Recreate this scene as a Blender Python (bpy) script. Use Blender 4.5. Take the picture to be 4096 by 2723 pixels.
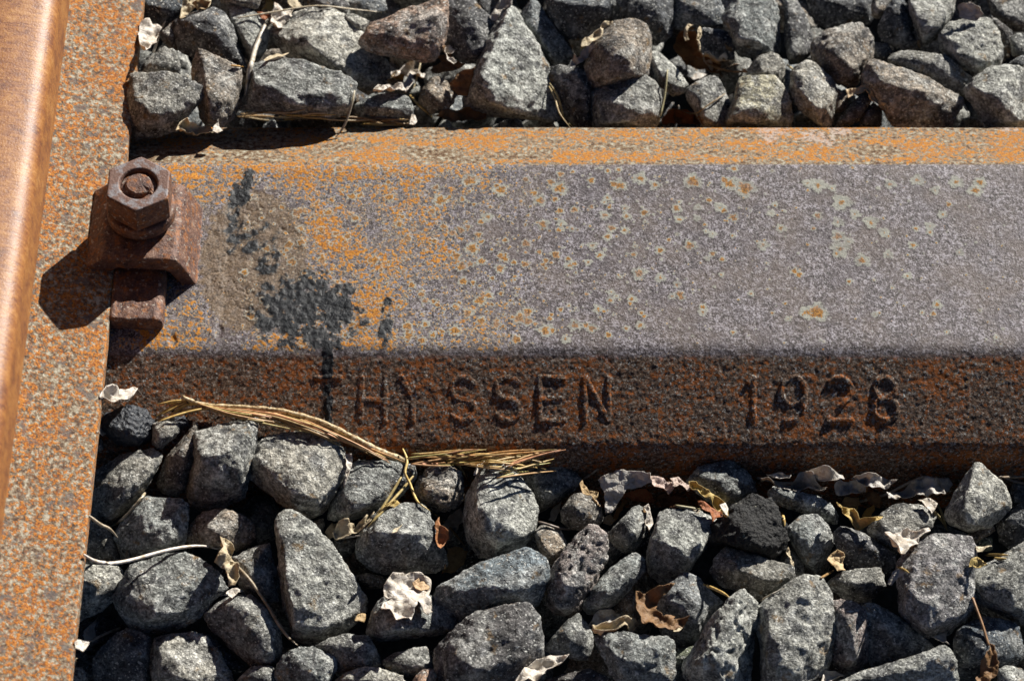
import bpy, bmesh, math, random
import numpy as np
from mathutils import Vector, Matrix
from mathutils.bvhtree import BVHTree
from mathutils.geometry import delaunay_2d_cdt

random.seed(7); np.random.seed(7)
for o in list(bpy.data.objects): bpy.data.objects.remove(o)
S = bpy.context.scene
COL = S.collection
MM = 0.001

# ------------------------------------------------------------------ camera
W, H, F = 1024.0, 680.0, 2645.0          # the lens measured in picture pixels
TH, DIST = math.radians(35.0), 1.5        # tilt from straight down, distance to the sleeper top
FWD = Vector((0, math.sin(TH), -math.cos(TH))); UP = Vector((0, math.cos(TH), math.sin(TH))); RT = Vector((1, 0, 0))
CAM = -FWD * DIST
cam = bpy.data.cameras.new('camera'); cam_o = bpy.data.objects.new('camera', cam); COL.objects.link(cam_o)
cam_o.location = CAM; cam_o.rotation_euler = (TH, 0, 0)
cam.sensor_width = 36.0; cam.lens = 36.0 * F / W; cam.clip_start = 0.05; cam.clip_end = 200.0
cam.dof.use_dof = True; cam.dof.focus_distance = 1.50; cam.dof.aperture_fstop = 11.0
S.camera = cam_o

# ------------------------------------------------------------------ light
SUN_EL, SUN_AZ = math.radians(26.5), math.radians(36.5)      # azimuth from +Y towards +X
SUN = Vector((math.sin(SUN_AZ) * math.cos(SUN_EL), math.cos(SUN_AZ) * math.cos(SUN_EL), math.sin(SUN_EL)))
wd = bpy.data.worlds.new('World'); S.world = wd; wd.use_nodes = True
wn = wd.node_tree.nodes; bg = wn['Background']
sky = wn.new('ShaderNodeTexSky'); sky.sky_type = 'NISHITA'; sky.sun_disc = False
sky.air_density = 0.3; sky.dust_density = 0.1; sky.sun_elevation = SUN_EL; sky.sun_rotation = SUN_AZ
wd.node_tree.links.new(sky.outputs[0], bg.inputs[0]); bg.inputs[1].default_value = 0.05
sl = bpy.data.lights.new('sun', 'SUN'); sl.energy = 5.0; sl.angle = math.radians(0.53); sl.color = (1.0, 0.955, 0.88)
so = bpy.data.objects.new('sun', sl); COL.objects.link(so); so.location = SUN * 3
so.rotation_euler = SUN.to_track_quat('Z', 'Y').to_euler()
S.view_settings.view_transform = 'Standard'; S.view_settings.look = 'None'
S.view_settings.exposure = 0.8; S.view_settings.gamma = 1.0
S.render.engine = 'CYCLES'; S.cycles.diffuse_bounces = 1; S.cycles.glossy_bounces = 2; S.cycles.max_bounces = 4

# ------------------------------------------------------------------ measuring
def ray(px, py): return (FWD + RT * ((px - W / 2) / F) + UP * ((H / 2 - py) / F))
def at_z(px, py, z):
    d = ray(px, py); return CAM + d * ((z - CAM.z) / d.z)
def at_plane(px, py, p0, n):
    d = ray(px, py); return CAM + d * ((p0 - CAM).dot(n) / d.dot(n))
def proj(p):
    v = Vector(p) - CAM; k = F / v.dot(FWD)
    return (W / 2 + v.dot(RT) * k, H / 2 - v.dot(UP) * k)
K = 1.685 * 4.0
TILE = {'A': (0, 0), 'B': (1350, 0), 'C': (2696, 0), 'D': (0, 1793), 'E': (1350, 1793), 'F': (2696, 1793), 'G': (0, 900)}
def tp(t, pts):                            # measured on an enlargement -> picture pixels
    ox, oy = TILE[t]
    return [(ox / 4.0 + p[0] / K, oy / 4.0 + p[1] / K) for p in pts]

# ------------------------------------------------------------------ noise
_G = np.array([[1,1,0],[-1,1,0],[1,-1,0],[-1,-1,0],[1,0,1],[-1,0,1],[1,0,-1],[-1,0,-1],[0,1,1],[0,-1,1],[0,1,-1],[0,-1,-1],[1,1,0],[0,-1,1],[-1,1,0],[0,-1,-1]], float)
def _h(x, y, z):
    n = (x * 73856093) ^ (y * 19349663) ^ (z * 83492791)
    n = (n ^ (n >> 13)) * 1274126177
    return (n ^ (n >> 16)) & 0x7fffffff
def perlin(p):
    p = np.asarray(p, float); i = np.floor(p).astype(np.int64); f = p - i
    u = f * f * f * (f * (f * 6 - 15) + 10); r = 0
    for dx in (0, 1):
        for dy in (0, 1):
            for dz in (0, 1):
                g = _G[_h(i[:, 0] + dx, i[:, 1] + dy, i[:, 2] + dz) & 15]
                v = g[:, 0] * (f[:, 0] - dx) + g[:, 1] * (f[:, 1] - dy) + g[:, 2] * (f[:, 2] - dz)
                w = (u[:, 0] if dx else 1 - u[:, 0]) * (u[:, 1] if dy else 1 - u[:, 1]) * (u[:, 2] if dz else 1 - u[:, 2])
                r = r + v * w
    return r
def fbm(p, oct=4, gain=0.5):
    r, a, q = 0, 1.0, np.asarray(p, float)
    for k in range(oct):
        r = r + a * perlin(q); q = q * 2.03 + 17.3; a *= gain
    return r
def cells(p):                              # distances to the two nearest jittered points (2-D)
    i = np.floor(p).astype(np.int64); f1 = np.full(len(p), 9.0); f2 = f1.copy()
    for dx in (-1, 0, 1):
        for dy in (-1, 0, 1):
            cx, cy = i[:, 0] + dx, i[:, 1] + dy
            hx = (_h(cx, cy, cx * 0 + 3) % 1000) / 1000.0; hy = (_h(cx, cy, cx * 0 + 8) % 1000) / 1000.0
            d = np.hypot(cx + hx - p[:, 0], cy + hy - p[:, 1])
            f2 = np.where(d < f1, f1, np.minimum(f2, d)); f1 = np.minimum(f1, d)
    return f1, f2
def sst(a, b, x):
    t = np.clip((x - a) / (b - a), 0, 1); return t * t * (3 - 2 * t)

# ------------------------------------------------------------------ materials
class Mat:
    def __init__(s, name):
        s.m = bpy.data.materials.new(name); s.m.use_nodes = True; s.t = s.m.node_tree
        s.b = s.t.nodes['Principled BSDF']; s.out = s.t.nodes['Material Output']
    def n(s, ty, **k):
        x = s.t.nodes.new(ty)
        for a, v in k.items(): setattr(x, a, v)
        return x
    def put(s, sock, v):
        if isinstance(v, bpy.types.NodeSocket): s.t.links.new(v, sock)
        elif isinstance(v, (tuple, list)): sock.default_value = tuple(v) + ((1.0,) if len(v) == 3 and len(sock.default_value) == 4 else ())
        else: sock.default_value = v
    def attr(s, name, out='Fac'): return s.n('ShaderNodeAttribute', attribute_name=name).outputs[out]
    def vec(s, v, scale, add=None):
        x = s.n('ShaderNodeVectorMath', operation='MULTIPLY'); s.put(x.inputs[0], v)
        x.inputs[1].default_value = scale if isinstance(scale, (tuple, list)) else (scale,) * 3
        r = x.outputs[0]
        if add is not None:
            y = s.n('ShaderNodeVectorMath', operation='ADD'); s.put(y.inputs[0], r); s.put(y.inputs[1], add); r = y.outputs[0]
        return r
    def noise(s, v, scale, detail=4.0, rough=0.55, dist=0.0):
        x = s.n('ShaderNodeTexNoise'); s.put(x.inputs['Vector'], v)
        x.inputs['Scale'].default_value = scale; x.inputs['Detail'].default_value = detail
        x.inputs['Roughness'].default_value = rough; x.inputs['Distortion'].default_value = dist
        return x.outputs['Fac']
    def vor(s, v, scale, feat='F1', out='Distance', rnd=1.0):
        x = s.n('ShaderNodeTexVoronoi', feature=feat); s.put(x.inputs['Vector'], v)
        x.inputs['Scale'].default_value = scale; x.inputs['Randomness'].default_value = rnd
        return x.outputs[out]
    def mp(s, v, a, b, c=0.0, d=1.0, smooth=True):
        x = s.n('ShaderNodeMapRange', interpolation_type='SMOOTHSTEP' if smooth else 'LINEAR')
        for i, q in enumerate((v, a, b, c, d)): s.put(x.inputs[i], q)
        return x.outputs[0]
    def ma(s, op, a, b=0.0, clamp=False):
        x = s.n('ShaderNodeMath', operation=op, use_clamp=clamp); s.put(x.inputs[0], a); s.put(x.inputs[1], b); return x.outputs[0]
    def mul(s, a, b): return s.ma('MULTIPLY', a, b)
    def add(s, a, b): return s.ma('ADD', a, b)
    def sub(s, a, b): return s.ma('SUBTRACT', a, b)
    def mix(s, f, a, b, blend='MIX'):
        x = s.n('ShaderNodeMix', data_type='RGBA', blend_type=blend); s.put(x.inputs[0], f); s.put(x.inputs[6], a); s.put(x.inputs[7], b); return x.outputs[2]
    def mixf(s, f, a, b):
        x = s.n('ShaderNodeMix', data_type='FLOAT'); s.put(x.inputs[0], f); s.put(x.inputs[2], a); s.put(x.inputs[3], b); return x.outputs[0]
    def ramp(s, f, *st):
        x = s.n('ShaderNodeValToRGB'); s.put(x.inputs[0], f); e = x.color_ramp.elements
        while len(e) < len(st): e.new(0.5)
        for q, (p, c) in zip(e, st): q.position = p; q.color = tuple(c) + (1,)
        return x.outputs[0]
    def bump(s, h, dist, strength=1.0, normal=None):
        x = s.n('ShaderNodeBump'); s.put(x.inputs['Height'], h); x.inputs['Distance'].default_value = dist; x.inputs['Strength'].default_value = strength
        if normal is not None: s.put(x.inputs['Normal'], normal)
        return x.outputs[0]
    def fin(s, color, rough, normal=None, metallic=0.0, spec=0.5):
        s.put(s.b.inputs['Base Color'], color); s.put(s.b.inputs['Roughness'], rough); s.put(s.b.inputs['Metallic'], metallic)
        s.put(s.b.inputs['Specular IOR Level'], spec)
        if normal is not None: s.put(s.b.inputs['Normal'], normal)
        return s.m
    def co(s, which='Object'): return s.n('ShaderNodeTexCoord').outputs[which]

ORANGE, ORANGE2, PALE, BEIGE = (0.56, 0.215, 0.020), (0.36, 0.105, 0.014), (0.43, 0.43, 0.36), (0.36, 0.29, 0.18)

def mat_sleeper():
    s = Mat('rusted_sleeper_steel'); v = s.vec(s.attr('suv', 'Vector'), 1000.0)        # millimetres on the surface
    zone, dens, dirt, tar, ros, rpale, pinkw = [s.attr(k) for k in ('zone', 'dens', 'dirt', 'tar', 'ros', 'rpale', 'pale')]
    big = s.noise(v, 0.035, 4, 0.6); mid = s.noise(v, 0.22, 5, 0.65); fine = s.noise(v, 0.80, 4, 0.7); pit = s.noise(s.vec(v, 1.0, (21, 2, 4)), 0.33, 5, 0.75)
    # bare upper steel: purplish grey, pitted
    top = s.ramp(s.sub(s.add(s.mul(fine, 0.65), s.mul(pit, 0.65)), 0.15), (0.40, (0.010, 0.007, 0.008)), (0.46, (0.060, 0.046, 0.048)), (0.52, (0.130, 0.108, 0.116)), (0.585, (0.34, 0.315, 0.345)))
    top = s.mix(s.mul(s.mp(s.noise(s.vec(v, 1.0, (71, 2, 4)), 0.055, 5, 0.65), 0.47, 0.62), 0.55), top, s.mix(fine, (0.022, 0.016, 0.020), (0.115, 0.092, 0.104)))
    top = s.mix(s.mul(s.mp(big, 0.40, 0.66), 0.45), top, s.mix(fine, (0.06, 0.038, 0.028), (0.20, 0.15, 0.115)))
    pk = s.noise(s.vec(v, 1.0, (4, 55, 4)), 0.50, 4, 0.6); top = s.mix(s.mul(s.mp(pk, 0.60, 0.66), 0.8), top, (0.012, 0.008, 0.009)); top = s.mix(s.mul(s.mp(pk, 0.40, 0.34), 0.55), top, (0.44, 0.43, 0.43))
    # far shoulder: tan, grey and orange crust
    vs = s.vec(v, (1.0, 0.9, 1.0)); m2 = s.noise(vs, 0.30, 6, 0.70); m3 = s.noise(vs, 0.33, 4, 0.6)
    back = s.ramp(m2, (0.38, (0.050, 0.028, 0.018)), (0.46, (0.140, 0.085, 0.050)), (0.53, (0.205, 0.155, 0.098)), (0.60, (0.37, 0.35, 0.28)))
    # front face: dark scaled rust with grey specks
    f1 = s.noise(v, 0.42, 6, 0.72); f2 = s.noise(s.vec(v, 1.0, (31, 7, 3)), 0.30, 6, 0.70); f3 = s.noise(s.vec(v, 1.0, (5, 77, 3)), 0.85, 3, 0.6)
    front = s.ramp(f1, (0.36, (0.016, 0.011, 0.009)), (0.47, (0.080, 0.050, 0.035)), (0.55, (0.165, 0.105, 0.070)), (0.64, (0.31, 0.27, 0.23)))
    front = s.mix(s.mul(s.mp(s.add(f2, s.mul(s.sub(big, 0.5), 0.45)), 0.50, 0.58), 0.9), front, s.mix(fine, (0.11, 0.032, 0.010), (0.46, 0.145, 0.028)))
    front = s.mix(s.mul(s.mul(s.mp(f3, 0.57, 0.64), 0.85), s.mp(mid, 0.44, 0.60, 0.15, 1.0)), front, (0.48, 0.50, 0.48))
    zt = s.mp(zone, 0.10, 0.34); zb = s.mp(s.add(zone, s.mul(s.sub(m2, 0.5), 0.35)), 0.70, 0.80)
    fw = s.mp(s.add(zone, s.mul(s.sub(f2, 0.5), 0.30)), 0.10, 0.34)
    c = s.mix(fw, front, top); c = s.mix(zb, c, back)
    # brown dirt crust near the fastening
    dm = s.mp(s.add(dirt, s.mul(s.sub(mid, 0.5), 0.9)), 0.42, 0.60)
    c = s.mix(s.mul(dm, 0.85), c, s.ramp(s.add(s.mul(fine, 0.6), s.mul(mid, 0.4)), (0.36, (0.020, 0.014, 0.010)), (0.47, (0.105, 0.068, 0.038)), (0.60, (0.25, 0.175, 0.105))))
    # orange lichen grains
    g1 = s.noise(s.vec(v, 1.0, (3, 3, 11)), 0.26, 5, 0.62); g2 = s.noise(s.vec(v, 1.0, (13, 3, 11)), 0.60, 3, 0.55)
    gg = s.add(s.mul(g1, 0.46), s.mul(g2, 0.54))
    thr = s.mp(dens, 0.0, 1.0, 0.70, 0.455, False)
    om = s.mp(s.sub(gg, thr), -0.020, 0.045)
    orim = s.mul(s.mp(s.sub(gg, thr), -0.055, -0.02), s.mp(dens, 0.05, 0.35))
    c = s.mix(s.mul(orim, 0.75), c, s.mix(fine, (0.12, 0.105, 0.085), (0.36, 0.35, 0.29)))
    oc = s.mix(s.mp(fine, 0.40, 0.58), (0.24, 0.095, 0.030), ORANGE); oc = s.mix(s.mul(s.mp(g2, 0.52, 0.64), 0.5), oc, (0.62, 0.30, 0.05)); oc = s.mix(s.mul(zb, 0.28), oc, (0.16, 0.055, 0.008))  # last mix darkens the orange on the far shoulder, offsetting the stronger sunlight
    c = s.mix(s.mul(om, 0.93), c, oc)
    # round lichen rosettes: pale rim, orange heart
    rr = s.add(ros, s.mul(s.add(s.mul(s.sub(fine, 0.5), 1.0), s.mul(s.sub(pit, 0.5), 1.1)), s.mp(ros, 0.0, 0.05, 0.0, 1.0)))
    rm = s.mul(s.mp(rr, 0.10, 0.30), s.mp(s.noise(s.vec(v, 1.0, (7, 92, 4)), 0.09, 3, 0.6), 0.36, 0.56, 0.6, 1.0)); heart = s.mp(s.add(rr, s.mul(s.sub(mid, 0.5), 0.4)), s.mp(rpale, 0, 1, 0.40, 0.80), s.mp(rpale, 0, 1, 0.52, 1.0))
    rc = s.mix(heart, s.mix(fine, (0.27, 0.27, 0.23), (0.46, 0.46, 0.40)), s.mix(s.mp(fine, 0.42, 0.58), (0.15, 0.080, 0.035), (0.44, 0.215, 0.050)))
    c = s.mix(s.mul(rm, 0.92), c, rc)
    # pinkish white crust on the far shoulder
    pm = s.mul(s.mp(s.add(s.mul(pinkw, 0.62), s.mul(s.sub(m2, 0.5), 2.2)), 0.45, 0.62), 0.7); c = s.mix(pm, c, (0.40, 0.32, 0.28))
    # tar
    st_ = s.mul(s.mp(s.add(tar, s.mul(s.sub(mid, 0.5), 1.3)), 0.16, 0.60), 0.5); c = s.mix(st_, c, s.mix(fine, (0.012, 0.012, 0.013), (0.085, 0.078, 0.070)))
    tm = s.mp(s.add(tar, s.add(s.mul(s.sub(mid, 0.5), 1.0), s.mul(s.sub(fine, 0.5), 0.5))), 0.47, 0.60); c = s.mix(tm, c, s.mix(mid, (0.005, 0.006, 0.008), (0.022, 0.025, 0.029)))
    cover = s.ma('MAXIMUM', s.ma('MAXIMUM', om, rm), s.ma('MAXIMUM', zb, s.sub(1.0, fw)))
    rough = s.mixf(cover, s.mixf(fine, 0.40, 0.65), 0.9); rough = s.mixf(tm, rough, 0.42)
    hgt = s.add(s.mul(fine, 0.7), s.add(s.mul(pit, 0.7), s.mul(om, 0.25)))
    nb = s.bump(hgt, s_dist(0.75), 0.7)
    fr = s.bump(s.add(s.mul(f1, 1.6), s.mul(f3, 0.6)), s_dist(0.8), 0.7)
    mx = s.n('ShaderNodeMix', data_type='VECTOR'); s.put(mx.inputs[0], fw); s.put(mx.inputs[4], fr); s.put(mx.inputs[5], nb)
    return s.fin(c, rough, mx.outputs[1], 0.0, s.mixf(cover, 0.32, 0.15))
def s_dist(mm): return mm * MM

def mat_foot():
    s = Mat('lichen_crusted_rail_foot'); v = s.vec(s.co(), 1000.0)
    a = s.noise(v, 0.36, 6, 0.70); b = s.noise(s.vec(v, 1, (9, 4, 2)), 0.42, 5, 0.70); f = s.noise(v, 0.8, 3, 0.6); g = s.noise(s.vec(v, 1, (3, 44, 2)), 0.045, 4, 0.6); d = s.noise(s.vec(v, 1, (53, 4, 2)), 0.11, 5, 0.65)
    c = s.ramp(a, (0.36, (0.055, 0.032, 0.022)), (0.45, (0.135, 0.085, 0.052)), (0.53, (0.25, 0.20, 0.135)), (0.61, (0.42, 0.39, 0.31)))
    th = s.mp(g, 0.35, 0.65, 0.57, 0.465, False)
    om = s.mp(s.sub(b, th), -0.015, 0.02)
    c = s.mix(s.mul(om, 0.9), c, s.mix(s.mp(f, 0.38, 0.6), (0.22, 0.060, 0.010), (0.50, 0.185, 0.020)))
    c = s.mix(s.mul(s.mp(d, 0.56, 0.63), 0.75), c, s.mix(f, (0.06, 0.05, 0.05), (0.16, 0.14, 0.13)))
    nb = s.bump(s.add(s.mul(f, 0.8), s.mul(b, 0.9)), s_dist(0.9), 0.75)
    return s.fin(c, 0.85, nb, 0, 0.35)

def mat_head():
    s = Mat('smooth_brown_rail_rust'); v = s.vec(s.co(), 1000.0)
    a = s.noise(s.vec(v, (1.0, 0.8, 1.0)), 0.07, 5, 0.6); st = s.noise(s.vec(v, (0.25, 1.0, 0.25)), 0.55, 5, 0.65); f = s.noise(v, 0.9, 3, 0.6)
    sp = s.noise(s.vec(v, 1, (5, 3, 9)), 0.28, 4, 0.6)
    q = s.add(s.mul(a, 0.55), s.mul(st, 0.45))
    c = s.ramp(q, (0.38, (0.13, 0.038, 0.010)), (0.46, (0.24, 0.080, 0.016)), (0.54, (0.33, 0.125, 0.022)), (0.63, (0.42, 0.19, 0.05)))
    c = s.mix(s.mul(s.mp(sp, 0.58, 0.64), 0.5), c, (0.12, 0.03, 0.014))
    c = s.mix(s.mul(s.mp(f, 0.58, 0.66), 0.6), c, (0.50, 0.24, 0.04))
    nb = s.bump(s.add(s.mul(st, 0.8), s.mul(f, 0.6)), s_dist(0.45), 0.8)
    return s.fin(c, s.mixf(st, 0.42, 0.66), nb, 0.0, 0.9)

def mat_rust():
    s = Mat('dark_forged_rust'); v = s.vec(s.co(), 1000.0)
    a = s.noise(v, 0.12, 5, 0.6); f = s.noise(v, 0.8, 4, 0.62); b = s.noise(s.vec(v, 1, (9, 4, 2)), 0.25, 5, 0.62); g = s.noise(s.vec(v, 1, (2, 4, 32)), 0.40, 4, 0.6)
    c = s.ramp(s.add(s.mul(a, 0.5), s.mul(f, 0.5)), (0.36, (0.032, 0.015, 0.012)), (0.46, (0.095, 0.046, 0.034)), (0.55, (0.160, 0.082, 0.054)), (0.65, (0.28, 0.18, 0.125)))
    c = s.mix(s.mul(s.mp(b, 0.53, 0.61), 0.75), c, s.mix(f, (0.15, 0.048, 0.014), (0.38, 0.14, 0.026)))
    c = s.mix(s.mul(s.mp(g, 0.60, 0.66), 0.7), c, (0.40, 0.37, 0.31))
    nb = s.bump(s.add(f, s.mul(g, 0.6)), s_dist(0.7), 0.7)
    return s.fin(c, 0.62, nb, 0.1, 0.5)

def mat_nutface():
    s = Mat('worn_blue_grey_nut_face'); v = s.vec(s.co(), 1000.0)
    a = s.noise(v, 0.16, 4, 0.6); f = s.noise(v, 0.8, 4, 0.62)
    c = s.mix(s.mp(a, 0.44, 0.56), s.mix(f, (0.15, 0.135, 0.14), (0.28, 0.26, 0.27)), s.mix(f, (0.08, 0.042, 0.032), (0.22, 0.125, 0.095)))
    return s.fin(c, 0.6, s.bump(s.add(f, a), s_dist(0.6), 0.6), 0.15, 0.5)

def mat_stone():
    s = Mat('ballast_rock'); oi = s.n('ShaderNodeObjectInfo'); ofs = s.vec(oi.outputs['Location'], 7310.0)
    v = s.vec(s.co(), 1000.0, ofs); tint = oi.outputs['Color']
    big = s.noise(v, 0.045, 4, 0.6, 0.4); mid = s.noise(v, 0.16, 5, 0.65); fine = s.noise(v, 0.55, 4, 0.7); gr = s.noise(s.vec(v, 1, (7, 3, 1)), 1.0, 2, 0.6)
    q = s.add(s.mul(mid, 0.38), s.add(s.mul(fine, 0.42), s.mul(gr, 0.20)))
    lum = s.ramp(q, (0.38, (0.10,) * 3), (0.455, (0.58,) * 3), (0.52, (1.15,) * 3), (0.60, (2.5,) * 3))
    c = s.mix(1.0, tint, lum, 'MULTIPLY')
    c = s.mix(s.mul(s.mp(big, 0.50, 0.63), 0.55), c, s.mix(1.0, (0.375, 0.375, 0.35), lum, 'MULTIPLY'))           # pale dusty crust
    dk = s.noise(s.vec(v, 1, (91, 3, 1)), 0.085, 5, 0.66); c = s.mix(s.mul(s.mp(dk, 0.52, 0.62), 0.72), c, s.mix(1.0, (0.055, 0.056, 0.06), lum, 'MULTIPLY'))
    br = s.noise(s.vec(v, 1, (1, 63, 1)), 0.10, 5, 0.62); c = s.mix(s.mul(s.mp(br, 0.60, 0.70), 0.65), c, s.mix(fine, (0.12, 0.07, 0.025), (0.40, 0.25, 0.10)))
    sp = s.noise(s.vec(v, 1, (1, 6, 51)), 0.62, 2, 0.5); c = s.mix(s.mul(s.mp(sp, 0.62, 0.67), 0.9), c, (0.62, 0.62, 0.58))
    pt = s.noise(s.vec(v, 1, (1, 36, 5)), 0.42, 4, 0.65); pm = s.mp(pt, 0.29, 0.36, 0.8, 0.0); c = s.mix(s.mul(pm, 0.35), c, (0.02, 0.02, 0.02))
    h = s.sub(s.add(s.mul(mid, 1.6), s.add(s.mul(fine, 0.9), s.mul(gr, 0.3))), s.mul(pm, 0.4))
    return s.fin(c, 0.82, s.bump(h, s_dist(1.7), 1.0), 0, 0.35)

def mat_black():
    s = Mat('black_crust'); v = s.vec(s.co(), 1000.0)
    f = s.noise(v, 0.45, 5, 0.7); e = s.vor(v, 0.55); g = s.noise(s.vec(v, 1, (3, 2, 1)), 0.12, 4, 0.6)
    c = s.ramp(f, (0.38, (0.006, 0.006, 0.006)), (0.55, (0.022, 0.022, 0.022)), (0.68, (0.060, 0.056, 0.050)))
    c = s.mix(s.mul(s.mp(g, 0.66, 0.70), 0.8), c, (0.28, 0.27, 0.22))
    return s.fin(c, 0.75, s.bump(s.add(s.mul(f, 1.4), s.mul(e, 0.8)), s_dist(1.6), 1.0), 0, 0.4)
def mat_coal():
    s = Mat('glossy_black_clinker'); v = s.vec(s.co(), 1000.0)
    f = s.noise(v, 0.32, 5, 0.7); e = s.vor(v, 0.42)
    c = s.mix(f, (0.008, 0.010, 0.014), (0.045, 0.052, 0.065))
    return s.fin(c, 0.42, s.bump(s.add(f, s.mul(e, 0.8)), s_dist(1.6), 1.0), 0, 0.5)

def mat_leaf():
    s = Mat('dry_leaf'); oi = s.n('ShaderNodeObjectInfo'); v = s.vec(s.co(), 1000.0, s.vec(oi.outputs['Location'], 5310.0))
    tint = oi.outputs['Color']
    m = s.noise(v, 0.13, 5, 0.6); f = s.noise(v, 0.6, 4, 0.6); ve = s.vor(v, 0.30, 'DISTANCE_TO_EDGE')
    lum = s.ramp(s.add(s.mul(m, 0.7), s.mul(f, 0.3)), (0.30, (0.50, 0.42, 0.32)), (0.46, (0.88, 0.84, 0.78)), (0.62, (1.15,) * 3))
    c = s.mix(1.0, tint, lum, 'MULTIPLY')
    c = s.mix(s.mul(s.mp(m, 0.60, 0.66), 0.5), c, s.mix(1.0, tint, (0.55, 0.34, 0.16), 'MULTIPLY'))
    c = s.mix(s.mp(ve, 0.0, 0.10, 0.22, 0.0), c, (0.40, 0.28, 0.14))
    nb = s.bump(s.add(s.mul(m, 1.0), s.mp(ve, 0.0, 0.15, 0.0, 0.25)), s_dist(0.8), 0.7)
    s.fin(c, 0.62, nb, 0, 0.4)
    tr = s.n('ShaderNodeBsdfTranslucent'); s.put(tr.inputs[0], s.mix(1.0, c, (1.0, 0.72, 0.38), 'MULTIPLY')); s.put(tr.inputs[1], nb)
    mx = s.n('ShaderNodeMixShader'); mx.inputs[0].default_value = 0.25
    s.t.links.new(s.b.outputs[0], mx.inputs[1]); s.t.links.new(tr.outputs[0], mx.inputs[2]); s.t.links.new(mx.outputs[0], s.out.inputs[0])
    return s.m
def mat_straw():
    s = Mat('dry_straw'); oi = s.n('ShaderNodeObjectInfo'); v = s.vec(s.co(), 1000.0)
    f = s.noise(v, 0.35, 4, 0.6)
    c = s.mix(1.0, oi.outputs['Color'], s.ramp(f, (0.33, (0.60, 0.50, 0.36)), (0.55, (1.0,) * 3), (0.7, (1.25,) * 3)), 'MULTIPLY')
    return s.fin(c, 0.45, None, 0, 0.5)
def mat_bark():
    s = Mat('pale_twig_bark'); v = s.vec(s.co(), 1000.0)
    f = s.noise(v, 0.5, 4, 0.6); c = s.ramp(f, (0.36, (0.20, 0.12, 0.05)), (0.5, (0.48, 0.36, 0.19)), (0.65, (0.66, 0.57, 0.40)))
    return s.fin(c, 0.6, s.bump(f, s_dist(0.5), 0.6), 0, 0.4)
def mat_ground():
    s = Mat('dark_fine_gravel'); v = s.vec(s.co(), 1000.0)
    e = s.vor(v, 0.09); f = s.noise(v, 0.2, 5, 0.6); k = s.vor(v, 0.09, 'F1', 'Color')
    c = s.mix(0.5, s.mix(f, (0.010, 0.009, 0.008), (0.04, 0.036, 0.03)), s.mix(k, (0.01, 0.01, 0.01), (0.045, 0.042, 0.04)))
    return s.fin(c, 0.9, s.bump(s.sub(s.mul(f, 0.4), e), s_dist(6), 1.0), 0, 0.3)

M = {k: globals()['mat_' + k]() for k in ('sleeper', 'foot', 'head', 'rust', 'nutface', 'stone', 'black', 'coal', 'leaf', 'straw', 'bark', 'ground')}

# ------------------------------------------------------------------ object helpers
def mesh_np(name, V, Fq, smooth=True):
    me = bpy.data.meshes.new(name); V = np.asarray(V, np.float32); Fq = np.asarray(Fq, np.int32); k = Fq.shape[1]
    me.vertices.add(len(V)); me.vertices.foreach_set('co', V.ravel())
    me.loops.add(Fq.size); me.loops.foreach_set('vertex_index', Fq.ravel())
    me.polygons.add(len(Fq)); me.polygons.foreach_set('loop_start', np.arange(0, Fq.size, k, dtype=np.int32))
    me.update(calc_edges=True); me.validate()
    if smooth: me.polygons.foreach_set('use_smooth', np.ones(len(me.polygons), bool))
    return me
def link(name, me, mat=None, parent=None, loc=None):
    o = bpy.data.objects.new(name, me); COL.objects.link(o)
    if mat is not None and me is not None and not me.materials: me.materials.append(M[mat])
    if loc is not None: o.location = loc
    if parent is not None: o.parent = parent
    return o
def tag(o, label=None, cat=None, group=None, kind=None):
    for k, v in (('label', label), ('category', cat), ('group', group), ('kind', kind)):
        if v: o[k] = v
    return o
def from_bm(name, bm, mat, parent=None, loc=None, smooth=True):
    me = bpy.data.meshes.new(name); bm.to_mesh(me); bm.free()
    if smooth: me.polygons.foreach_set('use_smooth', np.ones(len(me.polygons), bool))
    return link(name, me, mat, parent, loc)
SOLID = [[], []]                           # coarse shapes of what litter can rest on
def solid(V, Fc):
    b = len(SOLID[0]); SOLID[0].extend([tuple(v) for v in V]); SOLID[1].extend([tuple(int(i) + b for i in f) for f in Fc])

# ------------------------------------------------------------------ ground
gm = bpy.data.meshes.new('ground')
gm.from_pydata([(-60, -60, -0.125), (60, -60, -0.125), (60, 60, -0.125), (-60, 60, -0.125)], [], [(0, 1, 2, 3)])
tag(link('ground', gm, 'ground'), 'dark earth and fine gravel under the ballast', None, None, 'structure')

# ------------------------------------------------------------------ sleeper
BETA = math.radians(25.0)
Y_F = at_z(512, 347, 0).y; Y_B = at_z(512, 165, 0).y; SL, SLB, LIP = 0.0585, 0.0545, 0.052
cb, sb = math.cos(BETA), math.sin(BETA)
_prof = [(Y_F - SL * cb - 0.006, -SL * sb - LIP), (Y_F - SL * cb, -SL * sb), (Y_F, 0.0), (Y_B, 0.0), (Y_B + SLB * cb, -SLB * sb), (Y_B + SLB * cb + 0.006, -SLB * sb - LIP)]
_cum = [0.0]
for a, b in zip(_prof[:-1], _prof[1:]): _cum.append(_cum[-1] + math.dist(a, b))
_sv = np.arange(0, _cum[-1], 0.0004)
_py = np.interp(_sv, _cum, [p[0] for p in _prof]); _pz = np.interp(_sv, _cum, [p[1] for p in _prof])
_k = np.exp(-0.5 * (np.arange(-30, 31) / 7.5) ** 2); _k /= _k.sum()
def _sm(a):
    p = np.concatenate([2 * a[0] - a[30:0:-1], a, 2 * a[-1] - a[-2:-32:-1]]); return np.convolve(p, _k, 'valid')
_py, _pz = _sm(_py), _sm(_pz)
_ty, _tz = np.gradient(_py), np.gradient(_pz); _l = np.hypot(_ty, _tz); _ny, _nz = -_tz / _l, _ty / _l
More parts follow.
